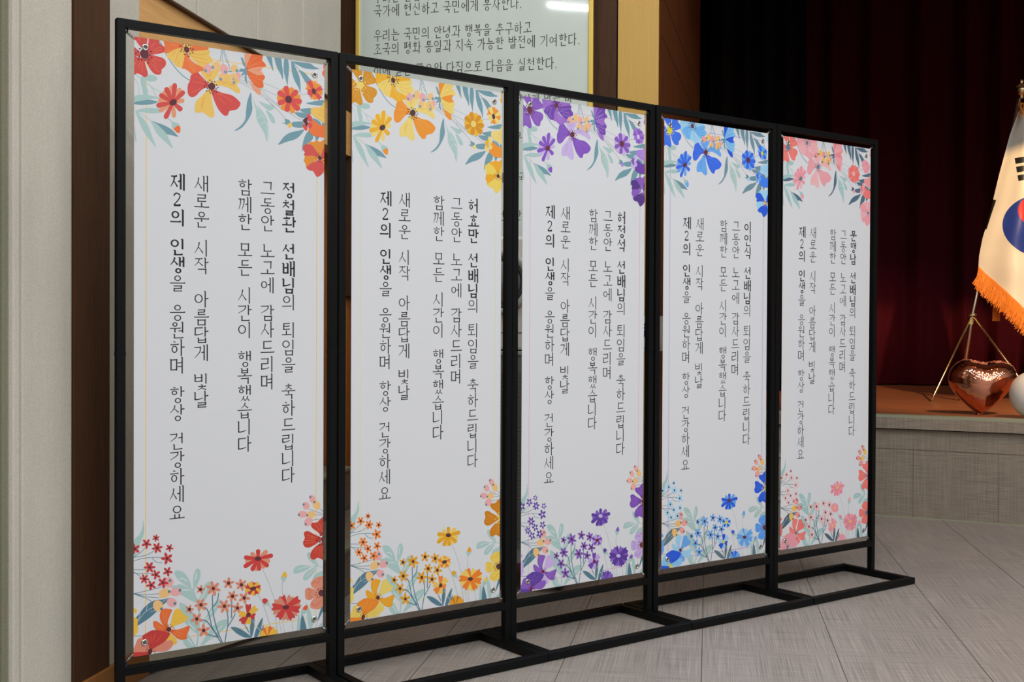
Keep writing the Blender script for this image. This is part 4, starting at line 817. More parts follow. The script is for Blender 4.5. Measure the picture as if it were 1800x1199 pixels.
p teal2 293.2,1756.7 313.2,1760.4 334.6,1774.1 356.2,1793 359,1798.2 337.4,1794.8 315.9,1781.7 302.5,1769.3
p teal2 362.8,1725.8 369.7,1745.2 368.4,1768.6 364.3,1786.4 359,1798.7 354.9,1779.7 356.1,1753.7
p teal2 396.2,1741.9 394.3,1759.3 388.9,1779.6 378,1801.6 368.5,1800.1 372.5,1779.7 383.3,1757.7
p teal2 331.9,1744.9 348.1,1770.8 355.7,1790.3 345.4,1773.1
p teal2 399.2,1765.3 397.1,1780.8 388.9,1798 387.5,1784.6
l white 1.07 362.9,1745.5 375.2,1764.4 388.9,1782.2
l white 1.07 348.1,1760.4 353.5,1787.4
p g1b 368.2,1646.9 373.7,1639.7 376.5,1633.2 374.9,1629.4 368.5,1629.5 363,1625.5 360,1627.8 359.8,1635.2 361.6,1644.7
p g1a 368.3,1649.1 379,1646.7 386.9,1643.2 388.4,1639.2 382.5,1635.5 380.6,1629.2 376.2,1629.2 370,1634.9 364,1643.5
p g1b 367,1650.7 378,1654.4 387.1,1655.9 390.6,1653.6 387.3,1647.7 389.2,1641.8 385.1,1639.4 376.3,1640.6 366.2,1644.1
p g1a 365.1,1651.3 373.9,1660.1 382,1666.1 386.6,1666.2 386.7,1659.8 391.6,1656.1 388.9,1652.1 379.7,1648.4 367.9,1645.7
p g1b 362.5,1650.2 364.1,1660.1 366.8,1667.6 370.5,1669.7 374.7,1665.5 381.1,1665.2 381.4,1661.3 376.3,1654.8 368.4,1647.7
p g1a 360.9,1648 355.3,1655.9 352.3,1663 353.9,1667 360.3,1666.8 365.7,1670.9 368.8,1668.5 369.1,1660.5 367.5,1650.2
p g1b 361,1645.5 351,1647.5 343.8,1650.6 342.5,1654.4 348.1,1658.2 350.1,1664.4 354.4,1664.6 359.9,1659.3 365.2,1651.1
p g1a 362,1644.1 350,1640.3 340.4,1638.9 336.6,1641.1 340,1647 338,1652.9 342.4,1655.2 351.7,1654.1 362.8,1650.6
p g1b 364.1,1643.6 356.2,1635.2 348.9,1629.7 344.6,1629.8 344.4,1636 339.7,1639.8 342.1,1643.6 350.5,1646.9 361.4,1649.1
p g1a 366.5,1644.4 364.6,1633.8 361.5,1625.7 357.6,1623.3 353.6,1627.7 347.2,1627.8 347,1632 352.4,1639.1 360.7,1646.9
p gc 374.5,1646.1 372.8,1650.7 366.2,1653.4 358.7,1652.6 354.6,1648.7 356.4,1644 362.9,1641.3 370.5,1642.2
p g1b 353.1,1724.4 357.2,1710.6 358.7,1698.9 356.1,1693.4 349.2,1695.9 342.4,1691.6 339.8,1696.3 341.4,1708.4 345.5,1723.3
p g1b 350.2,1730.7 358.7,1738 366.2,1742.3 370.2,1741.2 369.6,1734.1 373.4,1728.8 370.7,1725.1 362.4,1723.5 352,1723.8
p g1b 344.7,1725.1 331.1,1730.1 321.2,1735.9 319.2,1740.9 326.4,1744.4 328.5,1751.8 334.1,1751 342,1742.8 349.9,1731.2
p g1a 354.2,1728.2 368.5,1723.5 379.1,1717.9 381.3,1712.6 373.7,1708.7 371.5,1700.8 365.6,1701.6 357.2,1709.8 348.8,1721.7
p g1a 345.2,1728.2 340.3,1739.9 338.3,1750.1 340.9,1755.1 348.2,1753.5 355.2,1757.8 358.2,1753.8 357.1,1743.1 353.2,1729.7
p g1a 347.3,1722.1 334.9,1714.5 324.3,1710.1 319.3,1711.5 321.5,1719.1 317.5,1725 321.8,1728.9 332.8,1730.3 346.3,1729.6
p g1b 345.7,1726.9 335.6,1735.5 328.2,1743.5 326.8,1748.3 332.4,1748.8 334.2,1754.2 338.5,1751.7 344.3,1742.4 349.9,1730.2
p g1b 349.6,1729.4 355.7,1736.5 361.4,1741.4 364.8,1741.7 365.2,1737.1 369.1,1734.7 367.2,1731.6 360.6,1728.3 351.9,1725.5
p gc 354.9,1720.9 356.8,1725.9 354.3,1731.3 348.9,1733.9 343.8,1732.2 341.9,1727.2 344.3,1721.8 349.7,1719.2
p w2 415,1799.9 403.4,1790.8 393.1,1784.9 387.8,1785.3 389,1792.7 384.1,1797.4 387.9,1801.7 399,1804.9 412.9,1806.7
p w2 417.1,1800.1 409.7,1787.1 402.3,1777.6 396.9,1775.6 394.7,1782.3 387.7,1784 389.5,1789.3 399,1797 411.9,1804.7
p w1 418.9,1800.8 417,1786 413.6,1774.2 409,1769.9 404.1,1774.9 396.4,1773.3 396,1778.8 402.2,1789.9 411.8,1802.6
p w2 420.1,1801.9 423.5,1787.5 424.3,1775.3 421.2,1769.8 414.5,1772.7 407.4,1768.5 405.1,1773.5 407.3,1786 412.4,1801.2
p w1 421,1803.6 429.5,1792.6 434.8,1782.6 433.8,1776.8 426.1,1776.9 420.6,1770.8 416.4,1774.2 414.1,1785.6 413.6,1800.2
p w2 421.2,1805.6 434.1,1800 443.5,1793.7 445,1788.5 437.5,1785.4 434.6,1778 429.1,1779.1 422.1,1787.7 415.5,1799.8
p w2 420.6,1807.3 435.8,1807.7 447.7,1806.2 451.5,1802.4 445.4,1796.7 445.8,1789.3 439.9,1788 429.2,1792.5 417.5,1800.1
l stalk 0.91 395.6,1589.6 408.7,1619 420.4,1648.4 436.6,1695.3
l stalk 0.93 461.5,1638.2 460.4,1664.8 463.1,1682
l stalk 0.91 377,1663.7 391.5,1686.5 406.1,1724.7 419.3,1768.5
l stalk 0.92 435.3,1737.2 441.2,1766.1 444.3,1803
l stalk 0.93 450,1756.1 454.5,1779.3 459.6,1805.3
l stalk 0.93 461.8,1757.8 464.9,1780.8 470.8,1804.2
l stalk 0.94 493.1,1762.3 495.2,1782.5 498.2,1802.7
l stalk 0.92 414.7,1700.8 420.6,1710 427.9,1725
l stalk 0.96 582.5,1783.8 573.4,1799.7
p e1b 380.3,1552.6 373.2,1543 365.9,1534.6 361.1,1532.8 356.6,1535.2 354.6,1539.8 356.8,1544.3 366,1550.7 376.3,1556.9
p e1b 376.1,1553.8 360.2,1553.5 345.4,1554.2 339.8,1557 339.1,1562.2 342.4,1566.9 349.1,1568 363.1,1564.6 377.7,1559.9
p e1b 376.6,1558.6 371.7,1571.8 368.1,1584.6 369.2,1590.7 374,1594 379.4,1593.5 382.3,1588.4 383.1,1574.9 382.8,1560.3
p e1b 379.3,1560.4 385,1573.6 391.2,1585.6 396,1589.6 401.4,1588.9 404.6,1585 403.1,1579.2 394.5,1568.4 384.5,1557.6
p e1b 382.7,1560.4 396.9,1567.6 410.6,1573.6 417.1,1573.7 420.2,1569.6 419.4,1564.2 413.8,1560.3 399.4,1557 384.1,1554.6
p e1b 384.7,1557.3 397.9,1551.6 409.8,1545.3 413.2,1540.4 411.4,1535.1 406.5,1531.9 400.5,1533.5 390.5,1542.1 380.7,1552.1
p e1a 376.8,1552.7 360.1,1546.8 344.2,1542.2 337.2,1542.7 334.5,1547.1 336.3,1552.5 342.9,1555.8 359,1557.7 376.2,1558.7
p e1a 374.9,1555.3 356.4,1560.8 339.6,1566.8 333.7,1571.8 334,1577.4 338.9,1580.9 346.8,1579.6 362.2,1571 378.1,1560.9
p e1a 375.8,1557.5 365.9,1569.3 357.4,1580.9 356.1,1587.4 359.6,1592 365.2,1593.1 370.1,1588.9 376,1575.6 381.4,1561
p e1a 377.4,1559.5 376.6,1573.5 376.8,1586.8 379.5,1592.5 384.9,1594.5 389.8,1592.6 391.1,1586.9 388.1,1573.5 383.7,1559.5
p e1a 381.1,1560.9 392.4,1573.3 403.8,1584.3 410.2,1587.2 415,1584.9 416.4,1579.8 412.3,1574.1 399.3,1565.1 384.9,1556.4
p e1a 384.9,1559.1 403.8,1559.6 421.5,1559.2 428.5,1556.4 429.8,1551.1 426.2,1546.3 418.2,1545.2 401.1,1548.5 383.4,1552.9
p e1a 383.4,1554.5 386.2,1544.1 387.8,1534.1 385.9,1529.4 380.7,1527.3 375.5,1528.1 373.4,1532.2 374.7,1542.6 377.1,1553.7
p ec 390.9,1557.6 387.8,1562.2 380.2,1563.4 372.7,1560.5 369.6,1555.2 372.7,1550.7 380.2,1549.5 387.8,1552.3
p e2b 467.7,1716.8 447.3,1716.4 431.1,1718.1 425.4,1722.2 432.4,1728.2 430.5,1736.1 438.1,1737.5 453.2,1732.7 470.5,1724.6
p e2b 470.9,1714.7 455,1701.4 441,1692.2 433.6,1691.2 435,1699.6 427.9,1703.5 433.1,1709.2 448.3,1715.7 467.7,1721.5
p e2b 468.5,1722.6 463.7,1739.4 461.9,1753.7 464.7,1760.4 472.3,1757.4 479.7,1762.8 482.7,1757 481.2,1742.1 476.8,1723.9
p e2b 474.2,1725.3 490,1740.3 504.2,1751.1 512,1753 511.2,1744.4 519,1741.3 513.9,1734.9 498.1,1726.7 478,1718.9
p e2b 477.8,1723.6 500.8,1726.2 519.5,1726.4 526.8,1723 519.8,1716.2 523.4,1708.6 514.8,1706.4 496.8,1709.5 475.9,1715.6
p e2b 477.9,1719.5 489.9,1708 498,1697.2 498.1,1690.6 489.5,1689.9 484.6,1682.5 479.2,1686 474.2,1698.5 470.5,1715
p e2a 469.1,1715.1 449.5,1707.3 433.1,1702.9 426.1,1704.7 430.5,1712.9 425.6,1719.5 432.5,1723.6 448.9,1724.7 468.8,1723.4
p e2a 467,1719.6 452,1730.1 441.4,1740.2 440,1747.1 449.1,1749 452.9,1757.4 459.4,1754.6 467.1,1742.2 474.2,1725.4
p e2a 470.9,1724.9 476.9,1744.1 483.8,1759.2 490.1,1764.4 494.5,1757.3 503.8,1758.6 502.8,1751.2 492.7,1737.3 478.4,1721.6
p e2a 475.7,1725.1 495,1735.9 511.6,1742.8 519.5,1742.3 516.1,1733.6 522.4,1727.8 515.6,1722.8 498.4,1719.1 477.3,1717.1
p e2a 478.8,1722 500.8,1717 518.1,1710.9 523.4,1704.8 514.3,1700.1 514.6,1691 506,1691.6 490.7,1700.9 474,1714.3
p e2a 475.7,1716 474.4,1698.8 471.1,1685 466.1,1679.9 460.1,1685.3 451.3,1683 450.5,1689.4 457.1,1702.5 467.5,1717.7
p e2b 472.9,1716 465,1700.7 457.4,1688.7 452.2,1684.7 450.8,1690.4 444.5,1689.4 446.7,1695.3 456,1706.2 468.6,1718.6
p ec 483.7,1721.4 480.5,1725.8 472.7,1726.7 465,1723.6 461.7,1718.4 464.9,1714.1 472.7,1713.2 480.5,1716.2
p light 455.6,1622.5 475.7,1624.4 470.4,1635.1 463,1639.8 457.1,1629.2
p w2 458.5,1622.3 464.4,1610.4 470.3,1606.9 475.7,1616 475.7,1624.4
p light 400.2,1701.6 411.8,1690.6 416.2,1695.4 417.7,1707.3 406,1705.2
p e1a 395,1685.6 403.1,1682.5 413.3,1689.4 410.4,1694.6 403.1,1700.6 397.3,1695.6
p light 512.1,1804.8 512.6,1773.7 515.5,1745.7 521.6,1763.6 527.1,1807.1
p light 541.1,1715.1 551.8,1733.7 561,1757.8 565.7,1781.4 562.7,1798.1 552,1796.5 545.8,1764.2 544.2,1741.2
p light 524,1749.7 526,1735.8 532.1,1732.4 542.7,1741 542.7,1746.7 527.6,1751.7
p teal2 523.2,1803.6 523.1,1775.2 528.2,1751.8 536.7,1771.5 542.9,1803.7
p w3 530,1733.5 536.6,1724.5 547.2,1725.1 545.7,1735.7 541.2,1739.3 533.6,1736.9
p light 584.1,1797 605.7,1782.9 605.7,1801.6
p teal2 605.5,1712.3 602.5,1743.6 591.7,1765.1 581,1780.8 588.6,1753.1
p light 497.2,1612.9 503.1,1598 521.2,1593 542.3,1596.1 557.6,1601.6 545.4,1610.1 524.2,1616.1 506.2,1618.2
p light 531.8,1639.8 533.3,1628.6 545.4,1615.8 566.8,1606.9 580.5,1604.2 569.9,1621.6 551.6,1639.4 539.4,1643.6
p light 543.8,1561.5 551.4,1553.7 563.6,1563.6 575.9,1582.2 583.6,1603.2 569.8,1595.8 551.4,1579.4
p light 563.2,1643.7 569.9,1630.2 585.2,1623.5 605.3,1621.5 605.3,1640.3 582.2,1646 566.9,1647
l light 2.08 557.6,1600.7 582.1,1603.6 605.2,1609.7
l white 1.47 512.2,1605.6 533.3,1601.6 554.5,1601.2
l white 1.48 542.4,1632.6 560.7,1617.7 579,1605.5
l white 1.19 569.8,1584.4 577.5,1596.7
p h2 557.7,1654.5 566.8,1644.2 582.2,1637.4 605.3,1643.1 605.5,1689.2 591.5,1684.6 573.1,1675 560.8,1666.3
p h2 539.5,1672.1 551.6,1668.5 570,1676 591.5,1688.9 573.1,1702.2 551.7,1708 539.6,1700.6 538,1686.2
p h2 556.4,1731.5 560.9,1712.1 588.5,1695.7 605.5,1706.5 602.5,1729.2 588.6,1741.6 570.2,1739.1
l h2v 1.19 560.8,1659.1 573,1652.1 583.8,1657.7 588.3,1645.4 597.6,1645.1
l h2v 1.18 545.6,1671.5 557.8,1680.2 551.7,1690.8 560.9,1700.6 548.7,1706.1
l h2v 1.19 560.9,1722.1 573.2,1729.5 582.4,1726.4 593.2,1715
l h2v 1.19 573.1,1675 588.4,1681.3
p dark 608.6,1693.1 605,1700.4 596.2,1702.4 587.5,1698.1 583.8,1689.9 587.4,1682.6 596.2,1680.6 604.9,1684.9
d dark 1.79 584.7,1676.5 582.3,1680.5 577.7,1687.1 574,1692.9 580.8,1703.3 588.5,1703.7 591.5,1677.4 599.2,1674.6 579.2,1695.9
p h1 557.7,1470.2 562.2,1462.2 578,1462.7 591.6,1452.3 609.8,1445.5 610,1511.3 594,1506.5 578.1,1491.2 564.5,1481.4
p h1 533.2,1493.1 539.8,1487.4 551,1488.5 566.8,1498.5 587.2,1509 598.6,1518.7 582.7,1527.6 564.7,1536.3 548.9,1540.5 535.5,1535.3 530.6,1522.2 536.5,1508.1
p h1 610,1528.3 587.3,1532.3 571.4,1541.2 560.2,1552.6 555.3,1564.7 558,1576.6 569.3,1581.1 582.8,1576.3 610.2,1585.7
l h1v 0.99 569,1468.1 580.3,1478.7 587.2,1490
l h1v 0.99 584.8,1464.4 591.7,1477.7 596.3,1493
l h1v 0.99 598.5,1467.8 600.8,1480.7
l h1v 0.98 543.2,1498.3 557.8,1505 573.6,1509.8
l h1v 0.98 545.5,1507.9 569.1,1512.5
l h1v 0.98 536.6,1516.5 573.6,1519.3
l h1v 0.98 536.6,1525.9 569.1,1525.1
l h1v 0.99 580.5,1543.2 573.7,1552 571.5,1562.3
l h1v 0.99 587.3,1540.8 585.1,1572.3
l h1v 0.99 594.1,1541.5 594.2,1571.2
l h1v 0.99 599.8,1542.1 602.2,1572.1
p h1c 619.9,1521.9 616,1530.8 606.6,1533.7 597.3,1528.9 593.4,1519.2 597.2,1510.3 606.6,1507.4 616,1512.2
d h1c 2.87 594.7,1498.8 591.1,1505.2 586.3,1513.6 579.3,1520.3 589.1,1526.1 587.3,1534.9 596.8,1534.8 602,1499.9
l teal2 1.32 588.1,1419.8 596.1,1426.2 607.5,1435.7
l teal2 1.31 552,1418.1 577.9,1428.8 607.5,1441
l teal2 1.31 571.2,1437.7 589.3,1439.8 607.5,1444.2
l teal2 1.31 562.2,1453.8 587.1,1452.9 607.6,1453.8
p bp 571.8,1382.9 573.3,1392.9 568.2,1399.1 559.4,1397.8 552.3,1389.8 550.8,1379.8 555.9,1373.6 564.6,1374.9
p bp 550.8,1401.4 552.8,1411.2 547.7,1417.9 538.6,1417.7 530.7,1410.6 528.7,1400.9 533.8,1394.1 542.9,1394.4
p bp 545.1,1433.7 540.4,1441.2 529,1443.4 517.7,1439.1 513,1430.8 517.6,1423.4 529,1421.1 540.3,1425.4
p bp 558.7,1466.6 548.1,1471.9 537.8,1469 534,1459.5 538.8,1449 549.4,1443.7 559.7,1446.6 563.5,1456.1
p bo 587.7,1401.6 590.5,1413.1 585.2,1420.8 574.9,1420.2 565.8,1411.5 563.1,1400 568.4,1392.3 578.6,1392.9
p bo 572.8,1434.8 569.5,1442.8 559.3,1446.5 548.1,1443.7 542.5,1436.1 545.8,1428.2 556,1424.5 567.2,1427.2
d teal2 3.71 555.3,1379 569.3,1396.8 532.5,1401.3 516.3,1432.8 544.6,1436.6 539.3,1464.7"""

DK = (92, 45, 55); SL = (98, 115, 128); YC = (205, 195, 40)
PAL = {
 'line': ((224,186,98),(206,203,165),(205,165,190),(165,145,200),(235,200,170)),
 'teal': ((108,146,158),(108,146,158),(106,146,156),(104,136,150),(78,102,120)),
 'teal2': ((82,118,135),(82,118,135),(80,116,132),(90,112,122),(72,92,108)),
 'light': ((160,188,185),(160,188,185),(158,186,182),(158,184,180),(150,184,184)),
 'stalk': ((120,135,140),)*5, 'white': ((212,214,218),)*5,
 'bp': ((218,160,160),(218,160,160),(222,162,150),(222,150,142),(220,140,138)), 'bo': ((232,180,120),(232,180,120),(232,178,120),(234,175,110),(236,178,95)),
 'dark': (DK,(78,50,52),(100,48,62),(92,45,62),SL),
 'f1': ((200,75,70),(200,138,38),(130,88,178),(58,105,215),(222,115,108)), 'f1c': (DK,(228,195,105),(100,48,62),YC,SL),
 'f1v': ((225,135,90),(225,175,90),(150,110,195),(90,140,235),(240,160,150)),
 'f2a': ((226,112,62),(235,165,42),(148,105,188),(150,195,235),(220,152,160)), 'f2b': ((222,182,92),(230,195,105),(108,68,162),(105,170,228),(225,165,170)),
 'f2v': ((205,130,60),(210,160,50),(190,160,225),(60,100,200),(205,125,140)), 'f2w': ((235,165,95),(240,200,110),(180,150,215),(90,150,220),(235,180,185)),
 'f3a': ((200,75,70),(238,140,48),(125,82,180),(55,100,215),(218,150,158)), 'f3b': ((222,182,92),(226,198,115),(188,168,214),(98,158,222),(226,170,174)),
 'f3c': (DK,(78,50,52),(100,48,62),(92,45,62),SL), 'f3v': ((225,120,95),(246,175,95),(150,115,200),(95,140,235),(235,180,185)), 'f3w': ((205,125,55),(210,150,50),(150,120,190),(60,110,205),(210,140,150)),
 'f4a': ((218,100,50),(230,195,105),(110,70,165),(120,180,235),(222,150,158)), 'f4b': ((218,150,118),(238,140,48),(148,105,188),(40,85,205),(228,130,140)),
 'f4v': ((235,150,105),(215,165,60),(195,170,225),(60,110,205),(235,175,182)), 'f4w': ((205,110,70),(225,120,40),(120,80,170),(30,70,190),(215,110,125)),
 'd1a': ((200,75,70),(235,165,42),(125,82,180),(55,100,215),(218,140,152)), 'd1b': ((215,145,112),(226,198,115),(188,168,214),(98,158,222),(226,165,172)),
 'd2a': ((205,78,75),(200,138,38),(130,88,178),(55,100,215),(228,110,105)), 'd2b': ((222,138,55),(222,170,50),(188,168,214),(98,158,222),(225,125,120)), 'd2c': (DK,(228,195,105),(100,48,62),(92,45,62),(235,165,160)),
 'd3a': ((222,138,55),(238,140,48),(125,82,180),(98,158,222),(218,140,152)), 'd3b': ((205,78,75),(226,198,115),(150,110,195),(55,100,215),(225,150,160)), 'd3c': (DK,(78,50,52),(200,185,220),YC,(225,150,160)),
 'r1': ((222,182,92),(230,200,120),(160,125,205),(150,195,235),(226,145,145)), 'r2': ((222,112,60),(238,140,48),(105,65,160),(60,120,225),(225,115,112)),
 'r3a': ((200,80,78),(230,195,90),(85,55,130),(40,85,205),(222,150,158)), 'r3b': ((212,135,55),(235,160,40),(130,88,178),(150,195,235),(226,165,172)), 'r3c': (DK,(78,50,52),(200,185,220),(225,160,50),SL),
 'bud': ((222,105,55),(238,140,48),(125,82,180),(98,158,222),(222,150,158)),
 's1': ((185,58,62),(226,120,45),(92,65,150),(150,195,228),(222,175,178)), 's1c': ((98,38,42),(80,40,35),(215,200,230),(60,40,60),(75,60,75)),
 's2': ((205,130,105),(212,150,38),(118,78,170),(98,155,218),(222,170,172)), 's2c': ((88,38,45),(80,40,35),(88,38,60),(60,30,50),(75,60,75)),
 'l1': ((218,105,52),(226,155,35),(128,85,175),(150,195,230),(222,118,110)), 'l2': ((222,178,70),(218,195,100),(190,165,215),(98,155,218),(222,110,105)),
 'l3': ((185,58,55),(235,130,40),(92,62,150),(40,85,205),(218,145,155)), 'l4': ((208,130,108),(218,190,95),(130,88,178),(130,185,232),(215,150,160)),
 'l1c': ((90,40,45),(95,45,40),(110,35,70),(80,30,60),SL), 'l3c': ((90,40,45),(95,45,40),(110,35,70),YC,SL),
 'l1v': ((235,150,95),(240,185,80),(165,130,205),(100,160,225),(235,160,150)), 'l3v': ((215,110,85),(245,175,90),(150,120,195),(80,130,225),(205,120,135)), 'l4v': ((195,95,80),(205,160,60),(165,130,205),(80,140,215),(200,120,135)),
 'g1a': ((218,172,65),(226,185,90),(180,155,210),(150,190,228),(222,150,158)), 'g1b': ((188,58,60),(226,125,45),(105,68,160),(38,78,200),(225,140,150)), 'gc': (DK,(78,50,52),(110,35,70),YC,(235,175,110)),
 'e1a': ((195,62,60),(215,155,35),(90,60,150),(38,85,205),(218,130,145)), 'e1b': ((208,138,110),(225,190,95),(125,90,180),(98,155,218),(225,155,165)),
 'e2a': ((195,62,60),(226,120,40),(85,55,145),(98,155,218),(215,130,145)), 'e2b': ((200,130,108),(222,190,95),(125,90,180),(150,190,228),(222,150,160)), 'ec': (DK,(78,50,52),(190,175,215),(92,45,62),(235,175,110)),
 'sf': ((205,78,75),(230,200,120),(188,168,214),(98,158,222),(225,150,160)), 'sfc': (DK,(235,165,42),(125,82,180),(55,100,215),(228,110,105)),
 'h1': ((188,62,52),(192,118,25),(118,75,170),(38,85,205),(222,110,105)), 'h1c': (DK,(220,190,85),(105,40,60),YC,SL), 'h1v': ((220,120,80),(225,165,60),(150,110,200),(80,130,230),(235,160,150)),
 'h2': ((208,135,110),(222,190,85),(185,160,210),(88,150,225),(222,110,105)), 'h2v': ((190,60,60),(205,150,50),(90,60,150),(40,90,200),(235,150,140)),
 'w1': ((218,105,52),(180,120,35),(90,60,150),(38,85,205),(218,140,150)), 'w2': ((220,175,65),(215,150,40),(125,90,180),(98,155,218),(225,155,165)), 'w3': ((212,90,50),(220,190,85),(120,75,165),(98,155,218),(222,150,158)),
}
def smooth_closed(P, sub=4):
    n = len(P); out = []
    for i in range(n):
        p0, p1, p2, p3 = P[i-1], P[i], P[(i+1) % n], P[(i+2) % n]
        for k in range(sub):
            t = k/sub; out.append(tuple(0.5*((2*p1[j])+(-p0[j]+p2[j])*t+(2*p0[j]-5*p1[j]+4*p2[j]-p3[j])*t*t+(-p0[j]+3*p1[j]-3*p2[j]+p3[j])*t**3) for j in (0, 1)))
    return out
def smooth_open(P, sub=5):
    n = len(P)
    if n == 2: return P
    out = []
    for i in range(n-1):
        p0, p1, p2, p3 = P[max(i-1, 0)], P[i], P[i+1], P[min(i+2, n-1)]
        for k in range(sub):
            t = k/sub; out.append(tuple(0.5*((2*p1[j])+(-p0[j]+p2[j])*t+(2*p0[j]-5*p1[j]+4*p2[j]-p3[j])*t*t+(-p0[j]+3*p1[j]-3*p2[j]+p3[j])*t**3) for j in (0, 1)))
    out.append(P[-1]); return out
def clip(poly, X0=0.0, X1=600.0, Y0=0.0, Y1=1800.0):
    for ax, lim, sgn in ((0, X0, 1), (0, X1, -1), (1, Y0, 1), (1, Y1, -1)):
        out = []
        for i in range(len(poly)):
            a, b_ = poly[i-1], poly[i]; ia, ib = (a[ax]-lim)*sgn >= 0, (b_[ax]-lim)*sgn >= 0
            if ia != ib:
                t = (lim-a[ax])/(b_[ax]-a[ax]); out.append((a[0]+(b_[0]-a[0])*t, a[1]+(b_[1]-a[1])*t))
            if ib: out.append(b_)
        poly = out
        if not poly: break
    return poly
def art_polys():
    """list of (colour key, layer, [polygons])"""
    items = []; boxes = []
    for ln in ART.strip().splitlines():
        tk = ln.split(); kind, colr = tk[0], tk[1]
        wd = float(tk[2]) if kind != 'p' else 0
        pts = [tuple(float(v) for v in q.split(',')) for q in tk[(2 if kind == 'p' else 3):]]
        polys = []
        if kind == 'p': polys = [smooth_closed(pts)]
        elif kind == 'd': polys = [[(x+wd*math.cos(k*math.pi/5), y+wd*math.sin(k*math.pi/5)) for k in range(10)] for x, y in pts]
        else:
            C_ = smooth_open(pts); m = len(C_); Lf, Rt = [], []
            for i, q in enumerate(C_):
                a, b_ = C_[max(i-1, 0)], C_[min(i+1, m-1)]; dx, dy = b_[0]-a[0], b_[1]-a[1]; l = math.hypot(dx, dy) or 1
                Lf.append((q[0]-dy/l*wd/2, q[1]+dx/l*wd/2)); Rt.append((q[0]+dy/l*wd/2, q[1]-dx/l*wd/2))
            polys = [[Lf[i], Lf[i+1], Rt[i+1], Rt[i]] for i in range(m-1)]
        polys = [c_ for c_ in (clip(p) for p in polys) if len(c_) >= 3]
        if not polys: continue
        xs = [q[0] for p in polys for q in p]; ys = [q[1] for p in polys for q in p]
        b4 = (min(xs), max(xs), min(ys), max(ys)); lay = 1
        if colr != 'line':
            for (b5, l5) in boxes:
                if b4[0] < b5[1] and b4[1] > b5[0] and b4[2] < b5[3] and b4[3] > b5[2]: lay = max(lay, l5+1)
            boxes.append((b4, lay))
        items.append((colr, lay, polys))
    return items
ITEMS = art_polys()
COLS = (('제2의인생을응원하며항상건강하세요', 128, 127, (410,462,516,603,656,710,797,849,901,953,1041,1094,1179,1233,1284,1336,1390), (0,1,2,3,4)),
        ('새로운시작아름답게빛날', 200, 200, (410,462,517,603,656,756,810,863,917,1004,1057), ()),
        ('함께한모든시간이행복했습니다', 336, 336, (411,464,517,602,657,742,796,848,937,989,1042,1095,1146,1198), ()),
        ('그동안노고에감사드리며', 409, 410, (408,463,517,602,655,709,795,847,901,954,1008), ()),
        ('{}선배님의퇴임을축하드립니다', 480, 480, (410,464,517,602,656,709,761,848,903,957,1041,1093,1145,1200,1252,1304), (0,1,2,3,4,5)))
BW, BH = 0.606, 1.798            # banner size
BX0, BZ1 = 0.052, 1.987          # its left edge and top edge in the stand
BY = 0.0125
SX, SZ = BW/600, BH/1800
def on_banner(x, y, off): return Vector((x*SX, -0.0004-off, -y*SZ))
INKS = {}
def ink(rgb):
    if rgb not in INKS: INKS[rgb] = base_mat('print_%02x%02x%02x' % rgb, alb(rgb), 0.55, 0, 0.3)
    return INKS[rgb]

# ------------------------------------------------------------------ banner stands
SW, SH, T = 0.700, 2.0316, 0.025
STANDS = (((-1.6683, 3.0920), 45.2127), ((-1.1715, 3.5937), 46.7318), ((-0.6908, 4.1051), 46.8479), ((-0.2059, 4.6198), 45.4426), ((0.2876, 5.1204), 45.9157))
DF, DB, BT = 0.2167, 0.1780, 0.030
HOOK = ((0.030, 2.002), (0.670, 2.002), (0.030, 0.172), (0.670, 0.172))     # eye loops at the frame corners (x, z)
def make_stand(label):
    st = empty('banner_stand', (0, 0, 0), 0, label, 'banner stand', 'banner stands in the row')
    for x0 in (0.0, SW-T):
        bm = bmesh.new(); bx(bm, x0, x0+T, 0, T, BT-0.004, SH, 0.0012); link('post', bm, M_black, st)
        bm = bmesh.new(); bx(bm, x0-0.0006, x0+T+0.0006, -0.0008, T+0.0008, 1.067, 1.0735, 0.0004); bx(bm, x0-0.0003, x0+T+0.0003, -0.0004, T+0.0004, 1.0735, 1.078, 0.0003); link('joint_collar', bm, M_black, st)
    bm = bmesh.new(); bx(bm, T-0.001, SW-T+0.001, 0, T, SH-T, SH, 0.0012); link('top_rail', bm, M_black, st)
    bm = bmesh.new(); bx(bm, T-0.001, SW-T+0.001, 0, T, 0.140, 0.140+T, 0.0012); link('bottom_rail', bm, M_black, st)
    for x0 in (0.0, SW-BT):
        bm = bmesh.new(); bx(bm, x0, x0+BT, -DF, DB, 0.002, BT, 0.002); link('base_side_bar', bm, M_black, st)
    for y0 in (-DF, DB-BT):
        bm = bmesh.new(); bx(bm, BT-0.001, SW-BT+0.001, y0, y0+BT, 0.002, BT, 0.002); link('base_cross_bar', bm, M_black, st)
    for x, z in HOOK:
        bm = bmesh.new(); s_ = 1 if x < 0.35 else -1
        tube(bm, [(x-s_*0.006+0.0088*math.cos(a), 0.0125+0.002*math.sin(a), z+0.0088*math.sin(a)) for a in [2*math.pi*k/16 for k in range(16)]], 0.0029, 8, closed=True)
        bx(bm, min(x-s_*0.012, x-s_*0.003), max(x-s_*0.012, x-s_*0.003), 0.0095, 0.0155, z-0.003, z+0.003)
        link('eye_loop', bm, M_blackp, st)
    return st
GROM = ((32, 26), (566, 36), (32, 1763), (570, 1772))
